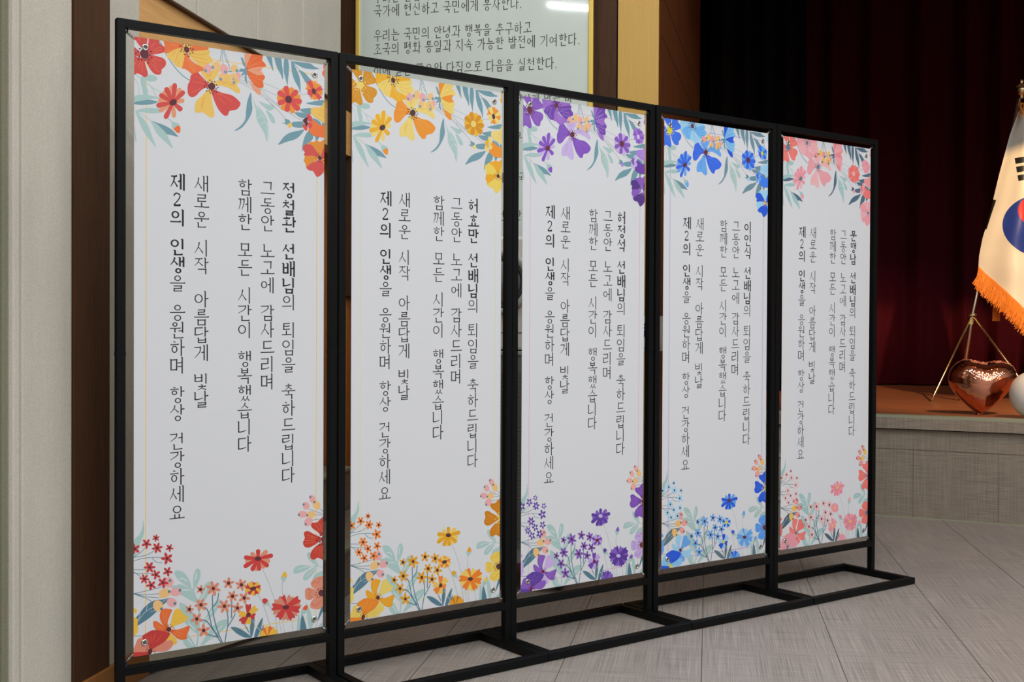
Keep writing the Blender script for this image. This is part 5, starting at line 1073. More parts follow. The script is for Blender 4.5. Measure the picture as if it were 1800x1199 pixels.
def make_banner(idx, name3, label):
    root = empty('hanging_banner', (0, 0, 0), 0, label, 'banner', 'printed banners in the frames')
    # film with corners gently pulled out by the springs: a thin solid
    bm = bmesh.new(); nx, nz = 24, 60; grid = []
    for side in (0, 1):
        g_ = []
        for j in range(nz+1):
            row = []
            for i in range(nx+1):
                q = on_banner(600*i/nx, 1800*j/nz, 0); row.append(bm.verts.new((q.x, 0.0 if side else -0.0004, q.z)))
            g_.append(row)
        grid.append(g_)
        for j in range(nz):
            for i in range(nx):
                f = (g_[j][i], g_[j][i+1], g_[j+1][i+1], g_[j+1][i]); bm.faces.new(f if side else f[::-1])
    A_, B_ = grid
    for j in range(nz):
        for i in (0, nx): bm.faces.new((A_[j][i], A_[j+1][i], B_[j+1][i], B_[j][i]))
    for i in range(nx):
        for j in (0, nz): bm.faces.new((A_[j][i], A_[j][i+1], B_[j][i+1], B_[j][i]))
    link('film_panel', bm, M_cloth, root)
    bmf, bml = bmesh.new(), bmesh.new(); mats, index = [], {}
    for colr, lay, polys in ITEMS:
        m = ink(PAL[colr][idx])
        if colr == 'line':
            for p in polys: put_poly(bml, [on_banner(x, y, 0.00003) for x, y in p])
            continue
        if m.name not in index: index[m.name] = len(mats); mats.append(m)
        for p in polys: put_poly(bmf, [on_banner(x, y, 0.00003+0.00003*lay) for x, y in p], index[m.name])
    link('flower_print', bmf, mats, root, recalc=False)
    tag(link('border_line', bml, ink(PAL['line'][idx]), root, recalc=False))
    bm = bmesh.new()
    for txt, xa, xb, ys, bold in COLS:
        for k, ch in enumerate(txt.format(name3)):
            tv, th = (0.124, 0.088) if k in bold else (0.083, 0.061)
            cx = xa+(xb-xa)*k/len(ys); e_w, e_h = 47.5, 50.0
            for poly in glyph(ch, tv, th):
                put_poly(bm, [on_banner(cx+(px-0.5)*e_w, ys[k]+(py-0.5)*e_h, 0.00006) for px, py in poly])
    link('lettering', bm, M_ink, root, recalc=False)
    for k, (x, y) in enumerate(GROM):
        q = on_banner(x, y, 0)
        bm = bmesh.new()
        lathe(bm, [(0.0052, -0.0008), (0.0052, -0.0022), (0.0070, -0.0031), (0.0098, -0.0022), (0.0106, -0.0006), (0.0098, 0.0002), (0.0052, 0.0002)], (q.x, 0, q.z), 'y', 28)
        gr = link('grommet', bm, M_steel, root, smooth=True)
        bm = bmesh.new(); lathe(bm, [(0.0, -0.0012), (0.0056, -0.0012)], (q.x, 0, q.z), 'y', 24); link('grommet_eye', bm, M_hole, gr)
        # spring from the grommet to the eye loop, behind the corner of the film
        hx, hz = HOOK[k]; s_ = 1 if hx < 0.35 else -1
        a = Vector((q.x, 0.0045, q.z)); b_ = Vector((hx-s_*0.004-BX0, 0.0042, hz-BZ1)); d = (b_-a)
        t_ = Vector((0, 1, 0)); n_ = d.normalized().cross(t_)
        pts = []; N = 12*14
        for i in range(N+1):
            f = 0.30+0.55*i/N; ang = 2*math.pi*14*i/N
            pts.append(a+d*f+n_*(0.0034*math.cos(ang))+t_*(0.0034*math.sin(ang)))
        bm = bmesh.new(); tube(bm, [a+d*0.04, a+d*0.25+n_*0.001]+pts+[a+d*0.90, a+d*0.97+n_*0.004, b_], 0.0009, 5)
        link('spring_hook', bm, M_steel, root, smooth=True)
    return root
WHO = (('정철환', 'red and orange'), ('허효만', 'yellow and orange'), ('허정석', 'purple'), ('이인식', 'blue'), ('문행남', 'pink and coral'))
SL_ = ('black steel frame nearest the camera, holding the banner with red flowers', 'black steel frame holding the banner with yellow and orange flowers',
       'black steel frame in the middle of the row, holding the purple flowered banner', 'black steel frame holding the banner with blue flowers', 'black steel frame at the far right end, holding the pink flowered banner')
BL_ = ('tall white banner with red and orange flowers, nearest the camera', 'tall white banner with yellow and orange flowers', 'tall white banner with purple flowers, middle of the row',
       'tall white banner with blue flowers', 'tall white banner with pink and coral flowers, farthest along the row')
first = None
for i, ((x, y), ang) in enumerate(STANDS):
    if first is None: st = first = make_stand(SL_[0])
    else: st = copy_tree(first); st['label'] = SL_[i]
    st.location = (x, y, 0); st.rotation_euler = (0, 0, R(ang))
    bn = make_banner(i, WHO[i][0], BL_[i])
    off = Matrix.Rotation(R(ang), 4, 'Z') @ Vector((BX0, BY, 0))
    bn.location = (x+off.x, y+off.y, BZ1); bn.rotation_euler = (0, 0, R(ang))

# ------------------------------------------------------------------ room shell
def struct(name, bm, mats, label=None, **k): return tag(link(name, bm, mats, **k), label, None, None, 'structure')
XL, YF = -1.825, 5.86
bm = bmesh.new(); prism(bm, [(-4.2, -6), (8, -6), (8, 8.2), (-4.2, 8.2)], -0.12, 0.0)
fl = struct('floor', bm, M_floor, 'grey brown woven vinyl floor')
bm = bmesh.new()
for x in (-1.427, -0.956, -0.485, -0.014, 0.457, 0.928, 1.399, 1.87, 2.341, 2.812): bx(bm, x-0.0012, x+0.0012, -2, 8.0, -0.001, 0.0006)
struct('trim_1', bm, base_mat('floor_seam', alb((70, 62, 58)), 0.7), 'dark seams between the floor planks')
bm = bmesh.new(); bx(bm, -4.3, 8.1, -6.1, 12.2, CEIL, CEIL+0.1); struct('ceiling', bm, M_ceil)
bm = bmesh.new(); bx(bm, 8.0, 8.1, -6.1, 12.2, 0, CEIL); struct('wall_right', bm, M_cream)
bm = bmesh.new(); bx(bm, -4.3, 8.1, -6.2, -6.0, 0, CEIL); struct('wall_back', bm, M_cream)
# left wall: padded fabric panels
bm = bmesh.new()
bx(bm, XL-0.3, XL, 2.828, 2.868, 0.0, CEIL, 0.010)
bx(bm, XL-0.3, XL, 2.871, 3.123, 0.0, CEIL, 0.006)
bx(bm, XL-0.3, XL, 3.328, 3.530, 0.0, CEIL, 0.006)
ys = [3.530, 3.960, 4.525, 5.065, 5.625]
for a, b_ in zip(ys, ys[1:]): bx(bm, XL-0.12, XL, a+0.0015, b_-0.0015, 2.262, CEIL, 0.012)
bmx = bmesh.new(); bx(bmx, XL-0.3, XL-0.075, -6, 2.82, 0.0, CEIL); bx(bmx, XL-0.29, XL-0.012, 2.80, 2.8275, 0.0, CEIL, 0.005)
struct('wall_left_side', bmx, M_fabric2, 'fabric wall at the far left, toned darker and grey green')
wl = struct('wall_left', bm, M_fabric, 'beige fabric covered wall panels on the left')
bm = bmesh.new(); bx(bm, XL-0.3, XL+0.006, 3.123, 3.328, 0.0, CEIL, 0.002); struct('trim_2', bm, M_dkwood, 'dark brown vertical wood strip on the left wall')
bm = bmesh.new()
bx(bm, XL-0.28, XL+0.014, 2.84, 3.575, 0.0, 0.098, 0.003); struct('baseboard_left', bm, base_mat('orange_wood_base', alb((150, 98, 48)), 0.45), 'orange brown wooden baseboard')
# doorway recess in the left wall
bm = bmesh.new(); bx(bm, XL-0.10, XL-0.012, 3.532, 5.86, 2.035, 2.259, 0.0); struct('trim_3', bm, M_soffit, 'light oak header board over the side doorway')
bm = bmesh.new(); bx(bm, -3.6, XL-0.10, 3.53, 5.86, 2.235, 2.259, 0.0); struct('trim_12', bm, M_wood, 'soffit of the side doorway')
bm = bmesh.new(); bx(bm, XL-0.13, XL+0.008, 3.535, 5.62, 2.2595, 2.268, 0.002); struct('trim_4', bm, M_dkwood, 'dark edge along the doorway head')
bm = bmesh.new(); bx(bm, -3.7, -3.6, 3.4, 6.0, 0, 2.6); bx(bm, -3.7, XL-0.3, 3.43, 3.53, 0, 2.6); struct('wall_recess', bm, M_wood, 'brown wood lining of the side doorway')
# front wall: wood below, dark brown surround, golden column
bm = bmesh.new(); bx(bm, -3.7, -0.462, YF+0.01, YF+0.2, 0, CEIL)
for x in (-1.895, -1.868, -1.84): bx(bm, x-0.004, x+0.004, YF, YF+0.012, 0.2, 1.30)
struct('wall_front', bm, M_wood, 'brown wood wall behind the banner row')
bm = bmesh.new(); bx(bm, -1.905, -0.462, YF-0.03, YF+0.009, 1.31, CEIL, 0.002); struct('trim_5', bm, M_dkwood, 'dark brown wood surround of the charter board')
bm = bmesh.new(); bx(bm, -0.455, -0.252, YF-0.03, YF+0.2, 0, CEIL, 0.002); struct('trim_6', bm, M_gold, 'golden oak column beside the stage opening')
bm = bmesh.new(); bx(bm, -0.4622, -0.4548, YF-0.02, YF+0.2, 0, CEIL); struct('trim_7', bm, M_black, 'black strip painting the shadow line beside the golden column')  # trim shadow put in as a black strip
# side return of the stage opening, slightly splayed, with panel joints
rt0, rt1 = Vector((-0.250, YF-0.028)), Vector((-0.0735, 8.70))
bm = bmesh.new(); prism(bm, [(rt0.x, rt0.y), (rt1.x, rt1.y), (rt1.x-0.2, rt1.y), (rt0.x-0.19, rt0.y+0.2)], 0, CEIL)
struct('wall_stage_return', bm, grain(base_mat('reddish_brown_veneer', alb((98, 54, 26)), 0.4, 0, 0.4), alb((86, 46, 20)), alb((106, 60, 31)), (90, 90, 4), 4), 'reddish brown side panel of the stage opening')
dr = (rt1-rt0).normalized(); nr = Vector((dr.y, -dr.x))
def on_return(s, off): return rt0+dr*s+nr*off
def strip(bm, s0, z0, s1, z1, wd):
    d_ = Vector((s1-s0, z1-z0)).normalized(); n_ = Vector((-d_.y, d_.x))*wd/2
    q = [(s0+n_.x, z0+n_.y), (s1+n_.x, z1+n_.y), (s1-n_.x, z1-n_.y), (s0-n_.x, z0-n_.y)]
    a = [on_return(s, 0.0012) for s, z in q]; b_ = [on_return(s, -0.004) for s, z in q]
    A_ = [bm.verts.new((a[i].x, a[i].y, q[i][1])) for i in range(4)]; B_ = [bm.verts.new((b_[i].x, b_[i].y, q[i][1])) for i in range(4)]
    bm.faces.new(A_); bm.faces.new(B_[::-1])
    for i in range(4): bm.faces.new((A_[i], A_[(i+1) % 4], B_[(i+1) % 4], B_[i]))
bm = bmesh.new()
strip(bm, 0.13, 2.636, 2.6, 2.645, 0.007); strip(bm, 0.13, 2.845, 2.6, 2.88, 0.006); strip(bm, 0.95, 0.63, 0.95, 3.6, 0.004); strip(bm, 0.1, 0.32, 0.9, 0.32, 0.006)
struct('trim_8', bm, M_dkwood, 'dark joints in the reddish side panel')
# stage: curved front, floor, steps
front = [(-0.14, 7.62), (0.46, 7.56), (1.05, 7.42), (1.45, 7.31), (1.83, 7.19), (2.4, 6.98), (3.2, 6.66), (4.6, 6.0), (6.0, 5.4), (8.0, 4.7)]
ST = 0.627
fr_in = [(x, y+0.02) for x, y in front]; fr_out = [(x-0.006, y-0.016) for x, y in front]
bm = bmesh.new(); prism(bm, fr_in+[(8.0, 12.0), (-0.14, 12.0)], 0, ST-0.09); struct('stage_front', bm, M_vinyl, 'grey woven vinyl front of the stage')
bm = bmesh.new(); prism(bm, fr_out+[(8.0, 12.0), (-0.14, 12.0)], ST-0.082, ST-0.016); struct('stage_edge_board', bm, M_vinyl, 'grey vinyl edge board along the stage')
bm = bmesh.new(); prism(bm, fr_in+[(8.0, 12.0), (-0.14, 12.0)], ST-0.09, ST-0.082); struct('trim_9', bm, M_groove, 'black strip for the shadow groove under the stage edge')  # groove shade put in as a flush black strip
bm = bmesh.new(); prism(bm, fr_out+[(x+0.03, y+0.07) for x, y in reversed(front)], ST-0.016, ST+0.001); struct('trim_10', bm, M_nosing, 'grey green nosing along the stage edge')
bm = bmesh.new(); prism(bm, [(x+0.03, y+0.07) for x, y in front]+[(8.0, 12.0), (-0.14, 12.0)], ST-0.016, ST); struct('floor_stage', bm, M_stagefl, 'orange brown wooden stage floor')
# tile joints on the stage front
bm = bmesh.new(); prism(bm, [(x-0.0012, y+0.0165) for x, y in front]+[(x, y+0.03) for x, y in reversed(front)], 0.4175, 0.4195)
def front_pt(xq):
    for (xa, ya), (xb, yb) in zip(front, front[1:]):
        if xa <= xq <= xb: return ya+(yb-ya)*(xq-xa)/(xb-xa)+0.02
for xq, za, zb in ((1.24, 0.0, 0.418), (1.70, 0.0, 0.418), (1.44, 0.418, 0.53), (2.16, 0.0, 0.418), (0.98, 0.418, 0.53), (1.92, 0.418, 0.53)):
    yq = front_pt(xq); bx(bm, xq-0.0009, xq+0.0009, yq-0.0025, yq+0.01, za+0.004, zb)
struct('trim_13', bm, base_mat('tile_joint', alb((114, 105, 94)), 0.8), 'thin joints between the vinyl tiles of the stage front')
# baseboard line of the stage
bm = bmesh.new(); prism(bm, [(x-0.002, y+0.012) for x, y in front]+[(x, y+0.03) for x, y in reversed(front)], 0, 0.006); struct('baseboard_stage', bm, M_nosing, 'thin pale line along the foot of the stage')
# header beam over the stage opening and dark stage walls
bm = bmesh.new(); bx(bm, -0.3, 8.0, 6.95, 7.15, 3.40, CEIL); struct('trim_11', bm, M_wood, 'header beam above the stage opening')
bm = bmesh.new(); bx(bm, -0.5, 8.1, 12.0, 12.1, 0, CEIL); struct('wall_stage_back', bm, M_drape)
bm = bmesh.new(); bx(bm, -0.5, -0.10, 8.69, 12.1, 0, CEIL); struct('wall_stage_side', bm, M_drape)

# curtains
def curtain(name, path, z0, z1, amp, lam, m, label, seed):
    rnd = random.Random(seed); bm = bmesh.new(); n = int((Vector(path[1])-Vector(path[0])).length/0.02)
    a, b_ = Vector(path[0]), Vector(path[1]); d = (b_-a).normalized(); nn = Vector((d.y, -d.x)); cols_ = []
    ph = [rnd.uniform(0, 6.28) for _ in range(4)]
    for i in range(n+1):
        s = (b_-a).length*i/n
        u = s/lam*2*math.pi+1.1*math.sin(s*2.1+ph[0])+0.6*math.sin(s*5.3+ph[1])
        o_ = amp*(math.sin(u)+0.5*math.sin(2*u)+0.30*math.sin(3*u+0.2))*0.8*(0.75+0.25*math.sin(s*1.7+ph[3]))
        cl = []
        for z in (z0, z0+0.5, z0+1.5, z0+2.5, z1):
            k = 1.0-0.25*(z-z0)/(z1-z0); p_ = a+d*s+nn*(o_*k); cl.append((p_.x, p_.y, z))
        cols_.append(cl)
    va = [[bm.verts.new(p) for p in c_] for c_ in cols_]
    vb = [[bm.verts.new((p[0]-nn.x*0.006, p[1]-nn.y*0.006, p[2])) for p in c_] for c_ in cols_]
    for V, fl_ in ((va, 0), (vb, 1)):
        for i in range(n):
            for j in range(4):
                f = (V[i][j], V[i+1][j], V[i+1][j+1], V[i][j+1]); bm.faces.new(f[::-1] if fl_ else f)
    for i in range(n):
        for j in (0, 4): bm.faces.new((va[i][j], va[i+1][j], vb[i+1][j], vb[i][j]))
    for i in (0, n):
        for j in range(4): bm.faces.new((va[i][j], va[i][j+1], vb[i][j+1], vb[i][j]))
    return tag(link(name, bm, m, smooth=True), label, 'curtain')
curtain('stage_curtain', ((0.75, 11.30), (6.4, 11.30)), ST+0.012, CEIL-0.02, 0.12, 0.36, M_curtain, 'dark red velvet stage curtain hanging in folds behind the flag', 3)
curtain('wing_curtain', ((0.02, 9.6), (0.78, 10.1)), ST+0.012, CEIL-0.02, 0.06, 0.22, M_drape, 'black wing curtain beside the brown side panel of the stage', 5)

# steps from the hall up to the stage
def steps(name, label, x0, x1, risers, zs, back):
    t = empty(name, ((x0+x1)/2, risers[0], 0), 0, label, 'steps'); ox, oy = (x0+x1)/2, risers[0]
    for k, (y, z) in enumerate(zip(risers, zs)):
        z0 = 0 if k == 0 else zs[k-1]
        bm = bmesh.new(); bx(bm, x0-ox, x1-ox, y-oy, back-oy, z0+(0.0 if k else 0.001), z-0.012); link('step', bm, M_vinyl, t)
        bm = bmesh.new(); bx(bm, x0-ox, x1-ox, y-oy+0.05, back-oy, z-0.012, z); link('tread', bm, M_vinyl, t)
        bm = bmesh.new(); bx(bm, x0-ox, x1-ox, y-oy-0.012, y-oy+0.05, z-0.014, z+0.001, 0.002)
        for q in range(3): bx(bm, x0-ox, x1-ox, y-oy+0.004+q*0.014, y-oy+0.009+q*0.014, z, z+0.003)
        link('nosing', bm, M_nosing, t)
    return t
steps('stage_steps', 'grey vinyl steps in front of the stage, glimpsed beside the blue banner', -0.05, 0.86, (6.63, 6.93), (0.209, 0.418), 7.40)
t = empty('doorway_step', (-1.67, 4.7, 0), 0, 'low grey vinyl step at the side doorway, behind the first two banners', 'step')
bm = bmesh.new(); prism(bm, [(-0.152, -0.22), (0.155, -0.22), (0.155, 1.155), (-0.152, 1.155)], 0.001, 0.197); link('riser_block', bm, M_vinyl, t)
bm = bmesh.new(); prism(bm, [(-0.152, -0.22), (0.11, -0.22), (0.11, 1.155), (-0.152, 1.155)], 0.197, 0.209); link('tread', bm, M_vinyl, t)
bm = bmesh.new(); prism(bm, [(0.11, -0.22), (0.165, -0.22), (0.165, 1.155), (0.11, 1.155)], 0.195, 0.210)
for q in range(3): bx(bm, 0.118+q*0.015, 0.124+q*0.015, -0.22, 1.155, 0.209, 0.213)
link('nosing', bm, M_nosing, t)
t = empty('landing_step', (-2.6, 4.7, 0), 0, 'upper landing inside the side doorway, behind the gap beside the red flowered banner', 'step')
bm = bmesh.new(); bx(bm, -0.98, 0.765, -1.165, 1.155, 0.001, 0.406); link('riser_block', bm, M_vinyl, t)
bm = bmesh.new(); bx(bm, -0.98, 0.765, -1.165, 1.155, 0.406, 0.418); link('tread', bm, M_vinyl, t)
bm = bmesh.new(); bx(bm, 0.71, 0.772, -1.165, 1.155, 0.404, 0.421, 0.002); link('nosing', bm, M_nosing, t)

# side door standing open against the wall
dl = tag(empty('door_1', (-1.806, 3.566, 0), R(-21.3)), 'pale beige side door standing open behind the red flowered banner', None, None, 'structure')
bm = bmesh.new(); bx(bm, -0.04, 0.0, 0.0, 0.78, 0.016, 2.028, 0.003); link('door_leaf', bm, base_mat('pale_beige_paint', alb((214, 208, 188)), 0.5), dl)
bm = bmesh.new(); lathe(bm, [(0.0, 0.0), (0.026, 0.0), (0.026, 0.006), (0.012, 0.008), (0.012, 0.045), (0.0, 0.045)], (0.0, 0.71, 1.0), 'x', 16); bx(bm, 0.036, 0.05, 0.60, 0.72, 0.99, 1.012, 0.004); link('door_handle', bm, M_steel, dl)

# ------------------------------------------------------------------ charter board on the front wall
t = empty('charter_board', (-1.187, YF-0.068, 1.36), R(-3.4), 'large framed charter board with black lettering on the wall behind the banners', 'wall board')
def W(x, z): return x+1.185, z-1.36
x0, x1, z0, z1 = -1.783, -0.588, 1.38, 3.25
bm = bmesh.new(); bx(bm, x0+1.185, x1+1.185, -0.020, 0.0, z0-1.36, z1-1.36); link('glass_panel', bm, M_board, t)
bm = bmesh.new()
for a, b_, c_, d_ in ((x0-0.022, x0, z0-0.022, z1+0.022), (x1, x1+0.022, z0-0.022, z1+0.022), (x0, x1, z0-0.022, z0), (x0, x1, z1, z1+0.022)):
    bx(bm, a+1.185, b_+1.185, -0.028, 0.0, c_-1.36, d_-1.36, 0.003)
link('gold_frame', bm, M_goldfr, t)
LINES = ((2.845, '우리는 헌법이 지향하는 가치를 실현하며', 1), (2.775, '국가에 헌신하고 국민에게 봉사한다.', 1), (2.650, '우리는 국민의 안녕과 행복을 추구하고', 1), (2.579, '조국의 평화 통일과 지속 가능한 발전에 기여한다.', 1), (2.467, '이에 굳은 각오와 다짐으로 다음을 실천한다.', 1),
         (2.292, '하나. 공익을 우선시하며 투명하고 공정하게 맡은 바', 0), (2.225, '책임을 다한다.', 0), (2.106, '하나. 창의성과 전문성을 바탕으로 업무를', 0), (2.039, '적극적으로 수행한다.', 0),
         (1.903, '하나. 우리 사회의 다양성을 존중하고 국민과', 0), (1.836, '함께하는 민주 행정을 구현한다.', 0), (1.712, '하나. 청렴을 생활화하고 규범과 건전한 상식에', 0), (1.645, '따라 행동한다.', 0))
bm = bmesh.new()
for zc, txt, big in LINES:
    ew, eh = (0.0475, 0.062) if big else (0.0440, 0.050); x = -1.708
    for ch in txt:
        if ch == ' ': x += ew*0.40; continue
        for poly in glyph(ch, 0.098, 0.062):
            put_poly(bm, [Vector((x+px*ew*0.94+1.185, -0.0204, zc+(0.5-py)*eh-1.36)) for px, py in poly])
        x += ew*(0.35 if ch == '.' else 1.0)
link('lettering', bm, base_mat('board_lettering', alb((62, 64, 60)), 0.5, 0, 0.3), t, recalc=False)
# paper notice at the corner of the golden column
bm = bmesh.new()
c0 = Vector((-0.249, YF-0.0335)); px_ = [(-0.40, YF-0.0335), (-0.2475, YF-0.0335)]
e1 = c0+dr*0.30+nr*0.003
prism(bm, [(-0.40, YF-0.0335), (-0.2465, YF-0.0335), (e1.x, e1.y), (e1.x-0.0012, e1.y), (-0.2478, YF-0.0312), (-0.40, YF-0.0312)], 1.035, 1.212)
no = empty('paper_notice', (-0.25, YF-0.0335, 1.035), 0, 'white paper notice with navy blocks wrapped round the golden column corner', 'notice')
for v in bm.verts: v.co -= Vector((-0.25, YF-0.0335, 1.035))
link('sheet', bm, M_paper, no)
bm = bmesh.new()
for a, b_ in ((0.128, 0.139), (0.110, 0.1235), (0.072, 0.106)): bx(bm, -0.13, -0.012, -0.0008, 0.0, a, b_)
link('navy_print', bm, M_navy, no)

# ------------------------------------------------------------------ loudspeaker on a wheeled cabinet
def dots(m, pitch, rad, fg, bg):
    N, Lk, b = nodes(m)
    tc = N.new('ShaderNodeTexCoord'); sp = N.new('ShaderNodeSeparateXYZ'); Lk.new(tc.outputs['Object'], sp.inputs[0])
    def math_(op, a, b_=None):
        n = N.new('ShaderNodeMath'); n.operation = op
        for i, v in enumerate((a, b_)):
            if v is None: continue
            if isinstance(v, (int, float)): n.inputs[i].default_value = v
            else: Lk.new(v, n.inputs[i])
        return n.outputs[0]
    def lattice(ox, oz):
        u = math_('SUBTRACT', math_('FRACT', math_('ADD', math_('DIVIDE', sp.outputs['X'], pitch), 100+ox)), 0.5)
        v = math_('SUBTRACT', math_('FRACT', math_('ADD', math_('DIVIDE', sp.outputs['Z'], pitch*1.732), 100+oz)), 0.5)
        v = math_('MULTIPLY', v, 1.732)
        return math_('LESS_THAN', math_('ADD', math_('MULTIPLY', u, u), math_('MULTIPLY', v, v)), rad*rad)
    f = math_('MAXIMUM', lattice(0, 0), lattice(0.5, 0.5))
    mx = N.new('ShaderNodeMix'); mx.data_type = 'RGBA'; Lk.new(f, mx.inputs['Factor']); mx.inputs['A'].default_value = (*fg, 1); mx.inputs['B'].default_value = (*bg, 1)
    Lk.new(mx.outputs['Result'], b.inputs['Base Color']); return m
M_perf = dots(base_mat('perforated_grey_grille', (0.3, 0.3, 0.3), 0.5), 0.0068, 0.33, alb((135, 136, 131)), (0.008, 0.008, 0.008))
t = empty('media_cabinet', (-0.86, 4.98, 0), 0, 'grey wheeled cabinet with perforated front, between the yellow and purple flowered banners', 'cabinet')
bm = bmesh.new(); bx(bm, -0.27, 0.27, 0, 0.46, 0.125, 1.03, 0.006); link('body', bm, M_ltgray, t)
bm = bmesh.new(); bx(bm, -0.255, 0.255, -0.012, 0.002, 0.195, 1.0, 0.003)
dd = link('door', bm, M_gray, t)
bm = bmesh.new(); bx(bm, -0.24, 0.24, -0.0145, -0.0115, 0.225, 0.955); link('grille', bm, M_perf, dd)
bm = bmesh.new(); bx(bm, 0.012, 0.044, -0.020, -0.010, 0.972, 0.99, 0.002); bx(bm, 0.02, 0.044, -0.020, -0.010, 0.957, 0.968, 0.002); link('latch', bm, M_white, dd)
bm = bmesh.new(); bx(bm, -0.285, 0.285, -0.02, 0.48, 1.03, 1.048, 0.004); link('top_board', bm, M_ltgray, t)
for x, y in ((-0.22, 0.06), (0.22, 0.06), (-0.22, 0.40), (0.22, 0.40)):
    bm = bmesh.new(); lathe(bm, [(0.0, -0.016), (0.034, -0.016), (0.042, -0.008), (0.042, 0.008), (0.034, 0.016), (0.0, 0.016)], (x, y+0.02, 0.042), 'x', 24)
    cs = link('caster_wheel', bm, M_dgray, t, smooth=False)
    bm = bmesh.new(); bx(bm, x-0.026, x-0.019, y-0.01, y+0.04, 0.03, 0.115); bx(bm, x+0.019, x+0.026, y-0.01, y+0.04, 0.03, 0.115); bx(bm, x-0.03, x+0.03, y-0.02, y+0.05, 0.108, 0.125); link('caster_fork', bm, M_gray, t)
t = empty('loudspeaker', (-0.88, 4.99, 1.0495), 0, 'white loudspeaker with dark round cone, standing on the grey wheeled cabinet', 'loudspeaker')
bm = bmesh.new(); bx(bm, -0.23, 0.23, 0.0, 0.34, 0.004, 0.498, 0.014); link('enclosure', bm, M_white, t)
bm = bmesh.new(); lathe(bm, [(0.142, 0.0), (0.142, -0.008), (0.134, -0.014), (0.120, -0.012), (0.112, -0.006), (0.112, 0.0)], (-0.02, 0, 0.298), 'y', 48); link('outer_ring', bm, M_ltgray, t, smooth=True)
bm = bmesh.new(); lathe(bm, [(0.112, -0.004), (0.108, -0.009), (0.102, -0.009), (0.098, -0.001)], (-0.02, 0, 0.298), 'y', 48); link('rubber_surround', bm, M_dgray, t, smooth=True)
bm = bmesh.new(); lathe(bm, [(0.100, -0.003), (0.08, -0.008), (0.055, -0.016), (0.02, -0.024), (0.0, -0.026)], (-0.02, 0, 0.298), 'y', 40); link('cone', bm, M_gray, t, smooth=True)
bm = bmesh.new(); bx(bm, -0.228, 0.228, -0.0015, 0.001, 0.078, 0.081); link('panel_seam', bm, M_dgray, t)
for x in (-0.18, 0.18):
    bm = bmesh.new(); lathe(bm, [(0.0, -0.001), (0.02, -0.001), (0.022, 0.006), (0.0, 0.006)], (x, 0.05, 0.0), 'z', 18); link('foot', bm, M_dgray, t)

# ------------------------------------------------------------------ flag on its tripod
FY = 9.0
fs = empty('flag_stand', (1.84, FY, ST), 0, 'leaning flagpole with gold tripod legs on the stage', 'flagpole')
def LP(x, y, z): return (x-1.84, y-FY, z-ST)
bm = bmesh.new(); tube(bm, [LP(1.832, FY, ST+0.002), LP(1.915, FY, 1.262), LP(2.228, FY, 2.84)], 0.0135, 14); link('pole', bm, base_mat('brushed_pole', (0.55, 0.46, 0.38), 0.3, 1.0), fs, smooth=True)
bm = bmesh.new(); lathe(bm, [(0.0, 0.010), (0.030, 0.010), (0.034, 0.006), (0.034, -0.006), (0.030, -0.010), (0.0, -0.010)], LP(1.915, FY, 1.262), 'z', 20); lathe(bm, [(0.0, 0.0), (0.02, 0.0), (0.02, -0.05), (0.0, -0.05)], LP(1.905, FY, 1.24), 'z', 16); link('collar', bm, M_brass, fs, smooth=False)
for a in ((1.600, FY-0.18, ST), (2.335, FY-0.12, ST), (1.955, FY+0.58, ST)):
    bm = bmesh.new(); k = Vector((1.915, FY, 1.262)); e_ = Vector(a); d_ = (e_-k).normalized()
    tube(bm, [LP(*(k+d_*0.02)), LP(*(e_-d_*0.05+Vector((0, 0, 0.008)))), LP(*(e_+Vector((0, 0, 0.006))))], 0.0085, 10, rads=[0.0088, 0.0088, 0.006]); link('leg', bm, M_brass, fs, smooth=True)
bm = bmesh.new(); q = LP(2.240, FY, 2.895)
lathe(bm, [(0.0, -0.06), (0.022, -0.055), (0.016, -0.04), (0.024, -0.032), (0.040, -0.012), (0.046, 0.010), (0.038, 0.034), (0.018, 0.048), (0.012, 0.056), (0.020, 0.066), (0.012, 0.080), (0.0, 0.084)], q, 'z', 28); link('finial', bm, M_brass, fs, smooth=True)
# cloth: left side follows the pole, the rest falls to the right in soft folds
fg = empty('national_flag', (2.23, FY, 2.75), 0, 'white national flag with red and blue circle and orange fringe, draped on the pole', 'flag')
LE = [(2.755, 2.222), (2.57, 2.160), (2.28, 2.090), (1.99, 2.028), (1.82, 1.980), (1.69, 1.957), (1.585, 1.953)]
def left_x(z):
    for (za, xa), (zb, xb) in zip(LE, LE[1:]):
        if z >= zb: return xa+(xb-xa)*(za-z)/(za-zb) if z <= za else xa
    return LE[-1][1]
BOT = [(1.953, 1.585), (2.00, 1.53), (2.055, 1.475), (2.155, 1.352), (2.274, 1.228), (2.40, 1.07), (2.50, 0.955), (2.60, 0.93), (2.70, 1.02)]
def bot_z(x):
    for (xa, za), (xb, zb) in zip(BOT, BOT[1:]):
        if x <= xb: return za+(zb-za)*max(0.0, (x-xa))/(xb-xa)
    return BOT[-1][1]
def right_x(z): return 2.27+(2.76-2.27)*((2.755-z)/(2.755-1.05))**0.75
NU, NV = 110, 190
